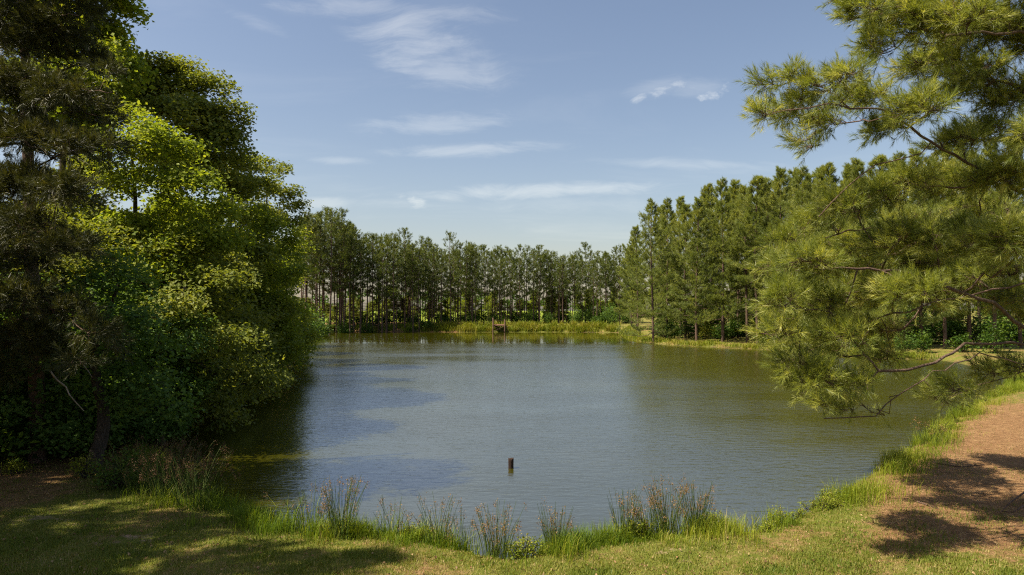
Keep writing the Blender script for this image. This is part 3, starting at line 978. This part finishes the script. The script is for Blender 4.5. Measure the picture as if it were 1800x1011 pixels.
llimbs = [[at(x, y, 20.4 - (16.2 - D) * 2.0) for x, y, D in L] for L in [
    [(50, 120, 16.2), (110, 145, 15.2), (160, 160, 14.6), (200, 165, 14.3)],
    [(45, 210, 16.2), (110, 180, 15.4), (170, 205, 14.8)],
    [(50, 300, 16), (110, 270, 15.2), (190, 262, 14.5)],
    [(50, 400, 16), (100, 420, 15.2), (130, 445, 14.8)],
    [(55, 520, 16), (105, 555, 15.2), (170, 590, 14.6)],
    [(40, 60, 16.2), (-40, 60, 15.4), (-90, 90, 15)],
    [(40, 250, 16.2), (-40, 260, 15.4), (-90, 240, 15)],
    [(45, 380, 16.2), (20, 350, 15), (-30, 390, 14.4)],
    [(50, 500, 16.2), (20, 530, 15.2), (-40, 540, 14.6)],
    [(40, 0, 16.2), (80, 20, 15.2), (140, 30, 14.6)],
]]
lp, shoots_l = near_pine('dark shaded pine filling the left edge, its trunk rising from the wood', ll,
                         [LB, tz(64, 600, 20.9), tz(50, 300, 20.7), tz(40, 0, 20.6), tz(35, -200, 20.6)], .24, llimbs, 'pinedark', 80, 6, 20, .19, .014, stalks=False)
dp = [at(x, y, 18.2) - LB for x, y in [(88, 652), (100, 668), (116, 680), (122, 694), (134, 708), (147, 722)]]
obj('dead_branch', (MB().tube(np.array(dp), np.linspace(.024, .010, 6), 6), M['deadwood']), lp)
dp = [at(x, y, 19.0) - LB for x, y in [(122, 618), (140, 634), (155, 652), (162, 664)]]
obj('dead_branch', (MB().tube(np.array(dp), np.linspace(.020, .008, 4), 6), M['deadwood']), lp)

# more trunks in the gloom of the left wood and pines out of frame at the left that shade the foreground
for i, (x, y, hh, k) in enumerate([(-20.5, 16, 19, 1), (-19.5, 11.5, 21, 2), (-14.2, 9.6, 18, 2), (-17.0, 6.5, 21, 3), (-24, 13, 22, 2)]):
    copy_tree('wood_pine', MIDP[k], x, y, hh / 22, RNG.random() * 6.28,
              ['pine beside the lawn out of view, level with the dark pine', 'pine beside the lawn out of view, second along the bank', 'pine out of view at the left lawn corner, shading the foreground',
               'pine out of view beside the camera on the left', 'pine out of view, farthest into the left wood'][i], 'pine tree', None)

# ------------------------------------------------------------------ shrubs
def shrub_meshes(h, r, mat, leaf, n, lv):
    tm, cm = MB(), MB()
    P, Rn = [], []
    for i in range(n):
        a = RNG.random() * 6.28
        q = RNG.random() ** .6 * r
        zz = h * RNG.uniform(.35, 1.0) * (1 - .45 * (q / r) ** 2)
        e = np.array([q * cos(a), q * sin(a), zz])
        s = np.linspace(0, 1, 4)[:, None]
        pts = e * s * np.array([1, 1, 1]) + np.array([0, 0, -.1]) * (1 - s)
        pts[1:3] += RNG.normal(0, .06 * h, (2, 3))
        tm.tube(pts, .018 * (1 - .7 * s[:, 0]), 3, cap=False)
        u = RNG.random((lv, 1)) ** .5
        P.append(e * (.45 + .55 * u) + RNG.normal(0, 1, (lv, 3)) * np.array([.16 * r, .16 * r, .10 * h]))
        Rn.append(np.clip(RNG.normal(.5, .18) + RNG.normal(0, .15, lv), 0, 1))
    P = np.concatenate(P)
    P[:, 2] = np.maximum(P[:, 2], .04)
    leaf_quads(cm, P, RNG.normal(0, .6, P.shape) + [0, 0, .8], leaf * RNG.uniform(.6, 1.3, len(P)), .6, np.concatenate(Rn))
    return tm.mesh('stems', M['barkgum']), cm.mesh('foliage', M[mat])


SHF = [shrub_meshes(3.2, 1.8, 'shrub', .30, 34, 26), shrub_meshes(2.2, 1.6, 'shrub', .28, 30, 26), shrub_meshes(4.6, 1.9, 'gumdark', .30, 44, 26), shrub_meshes(3.6, 1.6, 'farweed', .30, 30, 22)]
SHN = [shrub_meshes(1.0, .55, 'weed', .075, 26, 22), shrub_meshes(1.3, .6, 'gumdark', .085, 30, 24), shrub_meshes(.55, .5, 'weed', .06, 24, 22)]


def shrub(name, meshes, x, y, s, label, group=None):
    r = tree_root(name, (x, y, gz(x, y) - .03), label, 'shrub', group)
    r.rotation_euler = (0, 0, RNG.random() * 6.28)
    r.scale = (s * RNG.uniform(.85, 1.2), s * RNG.uniform(.85, 1.2), s)
    obj('stems', meshes[0], r)
    tag(obj('foliage', meshes[1], r), kind='stuff')
    return r


for px in np.arange(545, 1110, 8.0):
    px = px + RNG.normal(0, 4)
    u = min(1, max(0, (px - 520) / 600) * 1.4)
    D = 148 + 20 * u + RNG.uniform(-2.5, 15)
    k = int(RNG.choice([0, 1, 1, 2, 3], p=[.32, .2, .18, .16, .14]))
    if k == 3:
        D += 16
    lab = {True: 'understorey shrub at the foot of the far pines, left of the dock', False: 'understorey shrub at the foot of the far pines, right of the dock'}[px < DOCKX]
    shrub('far_shrub', SHF[k], fp(px, D), D, RNG.uniform(.7, 1.15), lab, 'far shrubs ' + ('left' if px < DOCKX else 'right') + ' of the dock')
for (px, D, k, s) in [(548, 128, 2, 1.5), (566, 138, 0, 1.4), (535, 118, 2, 1.6), (556, 150, 1, 1.5)]:
    shrub('far_shrub', SHF[k], fp(px, D), D, s, 'dark rounded shrub at the far left corner of the pond', 'shrubs at the far left corner')
for (px, D, k, s) in [(1062, 158, 1, 1.2), (1075, 163, 2, 1.2), (1048, 161, 1, 1.0)]:
    shrub('far_shrub', SHF[k], fp(px, D), D, s, 'rounded vine-covered shrub on the far bank just left of the right grove', 'shrubs by the grove tip')
for (px, D, k, s) in [(1180, 112, 0, .8), (1215, 114, 1, 1.1), (1240, 101, 3, .9), (1260, 104, 0, .7), (1295, 110, 1, 1.0), (1330, 100, 0, .8), (1350, 91, 1, .7), (1375, 92, 3, .6), (1310, 114, 2, .9), (1400, 95, 0, .9),
                      (1160, 118, 1, 1.0), (1440, 84, 1, .8), (1540, 74, 2, .55), (1585, 73, 2, .6), (1620, 74, 0, .8), (1510, 78, 0, .9), (1690, 74, 1, .9), (1750, 72, 0, 1.0)] + [(x_ + RNG.normal(0, 6), np.interp(x_, [1150, 1400, 1800], [112, 97, 80]) + RNG.uniform(0, 14), int(RNG.choice([0, 1, 2])), RNG.uniform(.8, 1.5)) for x_ in np.arange(1150, 1810, 17)]:
    shrub('grove_shrub', SHF[k], fp(px, D), D, s, 'low leafy shrub under the pines of the right grove', 'shrubs under the right grove')
for (px, py, k, s, lab) in [(120, 800, 1, 1.5, 'leafy shrub with upright stems at the edge of the left wood'), (205, 850, 1, 1.0, 'shrub left of the brown sedges on the shaded bank'),
                            (60, 805, 1, .7, 'low shrub by the dark trunk at the left'), (150, 835, 0, .8, 'pale sapling between the shrubs at the left wood edge'), (20, 830, 2, 1.0, 'small ground plant at the left edge of the lawn')]:
    q = gnd(px, py, .5)
    shrub('bank_shrub', SHN[k], q[0], q[1], s, lab)

# small trees behind the far row and the grove
for i, px in enumerate(np.arange(530, 1130, 10)):
    px = px + RNG.normal(0, 6)
    D = 172 + RNG.uniform(0, 26) - 18 * max(0, 1 - (px - 520) / 300)
    lit = D > 186  # sunlight put into leaf colour: brighter gum behind, darker oak among the trunks
    copy_tree('understorey_tree', WOOD[1 if lit else int(RNG.choice([0, 2]))], fp(px, D), D, RNG.uniform(.30, .52), RNG.random() * 6.28,
              'small sunlit tree behind the far pine row' if lit else 'small dark tree growing among the far pine trunks', 'tree', 'sunlit small trees behind the far pines' if lit else 'small trees among the far pines')
for i, px in enumerate(np.arange(1130, 1830, 24)):
    px = px + RNG.normal(0, 8)
    D = np.interp(px, [1130, 1400, 1800], [134, 122, 104]) + RNG.uniform(-6, 8)
    copy_tree('understorey_tree', WOOD[int(RNG.integers(3))], fp(px, D), D, RNG.uniform(.4, .75), RNG.random() * 6.28,
              'leafy tree in the shade behind the right grove', 'tree', 'leafy trees behind the right grove')
# thicket along and behind the left shore
for (x, y, k, s) in [(-13.2, 23.5, 2, .55), (-15.3, 27.5, 2, .8), (-16.6, 31.5, 0, 1.1), (-17.6, 36, 2, .9), (-18.6, 40.5, 0, 1.3), (-20, 46, 2, 1.0), (-22, 53, 0, 1.4), (-24.5, 60, 2, 1.1), (-27.5, 69, 0, 1.4), (-31, 82, 2, 1.2), (-35, 98, 2, 1.2), (-40, 114, 2, 1.2)]:
    shrub('shore_shrub', SHF[k], x, y, s, 'dark thicket shrub at the waterline under the left trees', 'shrubs under the left trees')
for (px, D, k, s) in [(10, 21.5, 0, .7), (45, 23, 1, .9), (95, 22.5, 0, .8), (140, 21.5, 2, .5), (180, 23, 0, .75), (-20, 20, 1, .8)]:
    shrub('wood_shrub', SHF[k], fp(px, D), D, s, 'shaded shrub at the foot of the dark pine trunks on the left', 'shrubs by the dark trunks')
for i in range(30):
    y = RNG.uniform(19, 52)
    x = -16.5 - (y - 19) * .28 - RNG.uniform(.5, 11)
    shrub('wood_shrub', SHF[int(RNG.choice([0, 1, 2]))], x, y, RNG.uniform(.7, 1.2), 'dim shrub inside the left wood behind the trunks', 'shrubs inside the left wood')

# ------------------------------------------------------------------ rushes on the near bank
def rush_clump(px, py, h, spread, n, label, seed='seed', blades=90, bladeh=.5, dens_seed=.55):
    h, n = h * 1.15, int(n * 1.35)
    q = gnd(px, py, .12)
    x, y = q[0], q[1]
    r = tree_root('rush_clump', (x, y, gz(x, y) - .02), label, 'rushes', 'rush clumps on the near bank')
    st, sd2, bl = MB(), MB(), MB()
    for i in range(n):
        a = RNG.random() * 6.28
        b0 = RNG.random() ** .5 * spread * .45
        f = np.array([b0 * cos(a), b0 * sin(a), 0])
        tilt = spread * RNG.uniform(.3, 1.25) * h * .55
        hh = h * RNG.uniform(.6, 1.12)
        a2 = a + RNG.normal(0, .6)
        s = np.linspace(0, 1, 5)[:, None]
        pts = f + np.array([cos(a2), sin(a2), 0]) * tilt * s ** 1.6 + np.array([0, 0, hh]) * s
        st.tube(pts, .0062 * (1 - .5 * s[:, 0]), 3, rnd=np.clip(RNG.normal(.45, .22), 0, 1), cap=False)
        if RNG.random() < .75 * dens_seed:
            c = pts[-1] - np.array([0, 0, RNG.uniform(.02, .16)])
            k = int(RNG.integers(14, 30))
            off = RNG.normal(0, 1, (k, 3)) * np.array([.030, .030, .055])
            leaf_quads(sd2, c + off, RNG.normal(0, 1, (k, 3)), RNG.uniform(.018, .042, k), .5, np.clip(RNG.normal(.5, .25, k), 0, 1))
    grass_blades(bl, np.zeros((blades, 2)) + RNG.normal(0, spread * .4, (blades, 2)), np.zeros(blades), bladeh * RNG.uniform(.5, 1.4, blades), .013, .6, np.clip(RNG.normal(.4, .2, blades), 0, 1))
    tag(obj('stems', (st, M['reed']), r), kind='stuff')
    if sd2.n:
        tag(obj('seed_heads', (sd2, M[seed]), r), kind='stuff')
    tag(obj('leaves', (bl, M['grass']), r), kind='stuff')
    return r


def grass_blades(mb, xy, z, h, wdt, bend, rnd):
    n = len(xy)
    a = RNG.random(n) * 2 * pi
    d = np.stack([np.cos(a), np.sin(a), np.zeros(n)], -1)
    sdv = np.stack([-np.sin(a + RNG.normal(0, .8, n)), np.cos(a), np.zeros(n)], -1)
    p0 = np.stack([xy[:, 0], xy[:, 1], z - .02], -1)
    h = np.broadcast_to(h, (n,))[:, None]
    wv = unit(sdv) * (np.broadcast_to(wdt, (n,))[:, None]) * .5
    bn = bend * RNG.uniform(.2, 1.2, n)[:, None]
    up = np.array([0, 0, 1.0])
    m1 = p0 + up * h * .55 + d * h * bn * .28
    tp = p0 + up * h * (1 - .25 * bn) + d * h * bn * .85
    v = np.stack([p0 - wv, p0 + wv, m1 + wv * .8, m1 - wv * .8, tp], 1).reshape(-1, 3)
    i = np.arange(n)[:, None] * 5
    r5 = np.repeat(np.broadcast_to(rnd, (n,)), 5)
    s0 = mb.n
    mb.add(v, i + np.array([[0, 1, 2, 3]]), r5)
    mb.idx.append((i + np.array([[3, 2, 4]]) + s0).ravel())
    mb.tot.append(np.full(n, 3))
    mb.smooth.append(np.full(n, False))


for a in [(600, 962, .98, .55, 60, 'tall dark rush clump with brown heads left of centre, at the shade edge'),
          (548, 955, .85, .6, 26, 'thin dark rush clump with few heads, left of the tall dark clump'),
          (690, 962, .70, .5, 14, 'sunlit yellow green clump with one tall stalk'),
          (770, 968, .82, .55, 30, 'thin rush clump left of the post, heads reddish'),
          (812, 972, .70, .45, 14, 'sparse low rushes just left of the clump below the post'),
          (872, 985, .86, .55, 55, 'dense rush clump at the bottom centre, just left of the post'),
          (976, 982, .80, .42, 42, 'narrow rush clump right of the post with leafy base'),
          (1098, 962, .88, .42, 50, 'left one of the rush clumps right of centre, dark stems'),
          (1172, 948, .95, .5, 62, 'middle clump of the big stand of rushes, russet heads'),
          (1222, 950, .90, .5, 60, 'right clump of the big stand of rushes, leaning to the right'),
          (1140, 955, .70, .5, 26, 'low rushes filling the gap between the left and middle clumps'),
          (1640, 790, .80, .8, 26, 'tall seeding grass on the right bank under the pine boughs')]:
    rush_clump(*a)
for (px, py, lab) in [(255, 880, 'leftmost brown sedge clump on the shaded bank'), (300, 895, 'tall brown sedge clump in the middle of the shaded stand'), (345, 905, 'brown sedge clump at the right of the shaded stand'),
                      (285, 870, 'brown sedge clump at the back of the shaded stand'), (330, 878, 'brown sedge clump nearest the dark water')]:
    rush_clump(px, py, 1.05, .95, 60, lab, 'seeddark', 50, .5, 1.2)
rush_clump(490, 945, .62, .7, 8, 'green iris-like blades at the edge of the shaded water', 'seeddark', 120, .62, .3)

# ------------------------------------------------------------------ bank grass and turf
def shore_points(i0, i1, n, off, wid, closed=False):
    pts = np.array([PP[i % len(PP)] for i in range(i0, i1 + 1)])
    seg = np.linalg.norm(np.diff(pts, axis=0), axis=1)
    cum = np.concatenate([[0], np.cumsum(seg)])
    s = RNG.random(n) * cum[-1]
    x = np.interp(s, cum, pts[:, 0])
    y = np.interp(s, cum, pts[:, 1])
    j = np.clip(np.searchsorted(cum, s) - 1, 0, len(seg) - 1)
    t_ = (pts[j + 1] - pts[j]) / seg[j][:, None]
    nrm = np.stack([t_[:, 1], -t_[:, 0]], -1)          # outward for anticlockwise outline
    o = off + wid * RNG.normal(0, 1, n)
    return np.stack([x, y], -1) + nrm * o[:, None]


NPP = len(PP)


def bank(name, i0, i1, n, off, wid, hgt, wdt, mat, label, bend=.7, clump=.9, rb=.4, zmin=-.08, even=False, base=.08):
    xy = shore_points(i0, i1, n, off, wid)
    c = fbm(xy[:, 0] * clump, xy[:, 1] * clump, 41)
    keep = RNG.random(n) < sstep(c, .30, .62) + base
    xy, c = xy[keep], c[keep]
    z = ground_z(xy[:, 0], xy[:, 1])
    ok = z > zmin
    xy, z, c = xy[ok], z[ok], c[ok]
    mb_ = MB()
    tall = (.75 + .5 * c) if even else .30 + 1.5 * sstep(c, .38, .72) ** 1.5
    c2 = fbm(xy[:, 0] * .8, xy[:, 1] * .8, 77)
    grass_blades(mb_, xy, np.maximum(z, -.05), hgt * tall * RNG.uniform(.5, 1.3, len(xy)), wdt, bend, np.clip(rb + (c2 - .5) * 1.3 + RNG.normal(0, .2, len(xy)), 0, 1))
    o = obj(name, (mb_, M[mat]))
    return tag(o, label, 'grass', None, 'stuff')


bank('bank_grass', 0, 9, 26000, .38, .45, .28, .009, 'grass', 'long grass fringing the near bank in front of the rushes')
bank('bank_grass', 8, 18, 38000, .48, .55, .36, .011, 'weed', 'bright green grass and weeds along the sunlit right bank', clump=.7, base=.35)
bank('bank_grass', NPP - 5, NPP, 15000, .6, .7, .30, .010, 'grass', 'dark grass on the shaded left bank', rb=.3)
bank('far_bank_grass', 29, 32, 16000, 1.1, .9, 1.25, .11, 'farweed', 'yellow green weeds along the far bank right of the dock and around it', clump=.5, bend=.5, even=True, rb=.6)
bank('far_bank_grass', 32, 35, 9000, .9, .9, .85, .09, 'grass', 'grass along the far bank left of the weeds, coloured darker to stand in for shade', clump=.5, bend=.5, even=True)  # darker blade colour stands in for the left trees' shade
bank('grove_bank_grass', 19, 29, 20000, .8, .9, .55, .06, 'farweed', 'bright grass along the waterline of the right grove', clump=.4, bend=.6, even=True, rb=.5)

# leafy weeds scattered in the near bank
k = 0
for i0, i1, n, kinds in ((1, 9, 16, (0, 2)), (9, 16, 44, (0, 2))):
    for xy in shore_points(i0, i1, n, .45, .25):
        shrub('leafy_weed', SHN[kinds[k % 2]], xy[0], xy[1], RNG.uniform(.35, .62), 'leafy yellow green weed among the grass at the water edge', 'leafy weeds on the near bank')
        k += 1

# mown turf
n = 190000
px = RNG.uniform(-60, 1860, n)
py = 770 + (1030 - 770) * RNG.random(n) ** .7
z0 = .62
dn = (z0 - CAMZ) / (SP + (CY - py) / F * CP)
xy = np.stack([(px - CX) / F * dn, (CP - (CY - py) / F * SP) * dn], -1)
sd = pond_sd(xy[:, 0], xy[:, 1])
st_ = straw_f(xy[:, 0], xy[:, 1])
nz = fbm(xy[:, 0] * 1.3, xy[:, 1] * 1.3, 55)
keep = (sd > .25) & (RNG.random(n) < np.clip(1.15 - st_ * 1.0 + (nz - .5) * 1.5, .06, 1)) & (sand_f(xy[:, 0], xy[:, 1]) < .4)
xy, nz = xy[keep], nz[keep]
tb = MB()
zz = ground_z(xy[:, 0], xy[:, 1])
a = RNG.random(len(xy)) * 6.28
d = np.stack([np.cos(a), np.sin(a), np.zeros(len(xy))], -1)
p0 = np.stack([xy[:, 0], xy[:, 1], zz - .005], -1)
hh = (RNG.uniform(.02, .075, len(xy)) * (.6 + .9 * nz))[:, None]
wv = np.stack([-np.sin(a), np.cos(a), np.zeros(len(xy))], -1) * .0075
v = np.stack([p0 - wv, p0 + wv, p0 + np.array([0, 0, 1.0]) * hh + d * hh * RNG.uniform(.1, .9, (len(xy), 1))], 1).reshape(-1, 3)
tb.add(v, np.arange(len(v)).reshape(-1, 3), np.repeat(np.clip(.62 - (nz - .5) * 1.1 + RNG.normal(0, .2, len(xy)), 0, 1), 3))
tag(obj('turf', (tb, M['turf'])), 'short sparse turf blades over the lawn', 'grass', None, 'stuff')

n = 2600
xy = np.stack([RNG.uniform(-14, 14, n), RNG.uniform(10.5, 22, n)], -1)
xy = xy[pond_sd(xy[:, 0], xy[:, 1]) > .7]
lit = MB()
leaf_quads(lit, np.stack([xy[:, 0], xy[:, 1], ground_z(xy[:, 0], xy[:, 1]) + .03], -1), RNG.normal(0, .45, (len(xy), 3)) + [0, 0, 1], RNG.uniform(.03, .085, len(xy)), .6, RNG.random(len(xy)), .25)
tag(obj('fallen_leaves', (lit, leaf_mat('dry_leaf', [(0, (.10, .05, .025)), (.6, (.26, .15, .07)), (1, (.42, .30, .16))], .15))), 'dry brown leaves scattered over the lawn', 'leaves', None, 'stuff')

# pine straw litter and fallen twigs under the right pine
n = 60000
xy = np.stack([RNG.uniform(5, 22, n), RNG.uniform(11, 34, n)], -1)
keep = (pond_sd(xy[:, 0], xy[:, 1]) > .9) & (RNG.random(n) < straw_f(xy[:, 0], xy[:, 1]) ** 2 * 1.3)
xy = xy[keep]
zz = ground_z(xy[:, 0], xy[:, 1])
a = RNG.random(len(xy)) * 6.28
d = np.stack([np.cos(a), np.sin(a), RNG.normal(0, .15, len(xy))], -1)
wv = np.stack([-np.sin(a), np.cos(a), np.zeros(len(xy))], -1) * .0045
p0 = np.stack([xy[:, 0], xy[:, 1], zz + .012], -1)
v = np.stack([p0 - wv, p0 + wv, p0 + d * RNG.uniform(.08, .2, (len(xy), 1))], 1).reshape(-1, 3)
sb = MB()
sb.add(v, np.arange(len(v)).reshape(-1, 3), np.repeat(RNG.random(len(xy)), 3))
tag(obj('pine_straw', (sb, leaf_mat('fallen_needle', [(0, (.20, .09, .04)), (.6, (.34, .18, .085)), (1, (.45, .29, .16))], .1))), 'fallen brown pine needles under the right pine', 'pine straw', None, 'stuff')
for i, L in enumerate([[(1800, 862), (1775, 874), (1757, 890)], [(1800, 884), (1782, 892), (1762, 886)], [(1640, 800), (1690, 808), (1730, 802)], [(1612, 868), (1650, 880)]]):
    pts = np.array([gnd(x, y, .62) for x, y in L])
    pts[:, 2] = [gz(q[0], q[1]) + (.02 if i > 1 else .16 - .05 * j) for j, q in enumerate(pts)]
    tag(obj('fallen_branch', (MB().tube(pts, np.linspace(.022, .008, len(pts)), 6), M['bark'])),
        ['dark fallen branch propped at the right edge in the shade', 'short dark branch below the propped one at the right edge', 'thin twig lying on the straw in the upper shade patch', 'small twig on the straw near the grass'][i], 'branch')

# ------------------------------------------------------------------ post in the water
q = gnd(898, 823)
D = q[1]
pr = .085
ang = np.arange(20) * 2 * pi / 20
pm = MB()
zs = [-.5, -.05, .02, .12, .22, .295, .31]
prof = [1.0, 1.0, .98, .97, 1.0, 1.0, .93]
v = []
rv = 1 + .035 * np.sin(ang * 3 + 1) + .03 * np.sin(ang * 7)
for z, s in zip(zs, prof):
    top = (.012 * np.sin(ang * 2 + .6) + .01 * np.sin(ang * 5)) * (z > .25)
    v += [[pr * s * r * cos(t_), pr * s * r * sin(t_), z + dz_] for t_, r, dz_ in zip(ang, rv, top)]
v.append([0, 0, .285])
ff = [[i * 20 + j, i * 20 + (j + 1) % 20, (i + 1) * 20 + (j + 1) % 20, (i + 1) * 20 + j] for i in range(6) for j in range(20)]
pm.add(v, ff, .5, True)
pm.idx.append(np.array([[120 + j, 120 + (j + 1) % 20, 140] for j in range(20)]).ravel())
pm.tot.append(np.full(20, 3))
pm.smooth.append(np.full(20, False))
tag(obj('wooden_post', (pm, M['rotwood']), None, (q[0], q[1], 0)), 'short weathered wooden post standing alone in the pond', 'post')

# floating stick by the shade-edge rushes
pts = np.array([gnd(630, 929, .03), gnd(645, 932, .06), gnd(655, 931, .10)])
tag(obj('floating_stick', (MB().tube(pts, [.014, .012, .008], 6), M['rotwood'])), 'dark stick poking from the water right of the tall dark rushes', 'stick')

# ------------------------------------------------------------------ small dock on the far bank
D = 155.0
xc = fp(877, D)
dk = tree_root('dock', (xc, D, 0), 'small wooden fishing dock with posts on the far bank', 'dock')
W, DZ = 2.6, 1.72
for i in range(11):
    obj('plank', (MB().box((-W / 2 + .12 + i * .236, 1.1, DZ + RNG.normal(0, .008)), (.22, 3.6, .06)), M['plank']), dk)
obj('fascia_board', (MB().box((0, -.73, DZ - .12), (W + .1, .06, .26)), M['plank']), dk)
for x, y, z in [(-W / 2, -.80, 3.3), (W / 2, -.80, 2.9), (-W / 2, 2.4, 2.7), (W / 2, 2.4, 2.7)]:
    obj('post', (MB().tube([[x, y, -.8], [x, y, z]], [.14, .13], 8), M['dockpost']), dk)
for a, b in [((-W / 2, -.86, .15), (W / 2, -.86, 1.4)), ((-W / 2, -.92, 1.4), (W / 2, -.92, .15))]:
    obj('brace', (MB().tube([a, b], .06, 6), M['dockpost']), dk)
obj('handrail', (MB().tube([[-W / 2, -.2, 2.72], [W / 2, -.2, 2.68]], .04, 6), M['dockpost']), dk)
for y in (.15, .75):
    obj('seat_board', (MB().box((-W / 2 + .05, y, 2.55), (.08, .5, .75)), M['plank']), dk)
obj('ramp_board', (MB().tube([[W / 2 + .2, -.6, 2.3], [W / 2 + .75, -.7, .2]], [.08, .08], 6), M['plank']), dk)
bk = tree_root('bucket', (xc + W / 2 + .75, D + 2.4, gz(xc + W / 2 + .75, D + 2.4) + .42), 'white bucket beside the small dock', 'bucket')
obj('body', (MB().tube([[0, 0, -.42], [0, 0, .3]], [.22, .28], 12), M['white']), bk)
obj('rim', (MB().tube([[0, 0, .28], [0, 0, .33]], [.30, .30], 12), M['white']), bk)

# ------------------------------------------------------------------ far woods and meadow weeds beyond the pines
fm = MB()
P, Rn = [], []
for i in range(420):
    px = RNG.uniform(250, 1600)
    D = RNG.uniform(330, 460)
    top = 9 + 11 * fbm(np.array([px * .018]), np.array([.3]), 5)[0] + RNG.normal(0, 1.2)
    z = top * RNG.random() ** .5
    r = RNG.uniform(1.8, 3.4)
    k = 60
    dd = unit(RNG.normal(0, 1, (k, 3))) * r * RNG.uniform(.5, 1, (k, 1))
    P.append(np.array([fp(px, D), D, max(1.0, z - r * .4)]) + dd)
    Rn.append(np.clip(RNG.normal(.45, .2) + RNG.normal(0, .1, k), 0, 1))
P = np.concatenate(P)
leaf_quads(fm, P, RNG.normal(0, .6, P.shape) + [0, 0, .6], RNG.uniform(.9, 1.7, len(P)), .7, np.concatenate(Rn))
tag(obj('distant_wood', (fm, M['shrub'])), 'distant hazy wood beyond the field, glimpsed between the far pines', 'woodland', None, 'stuff')
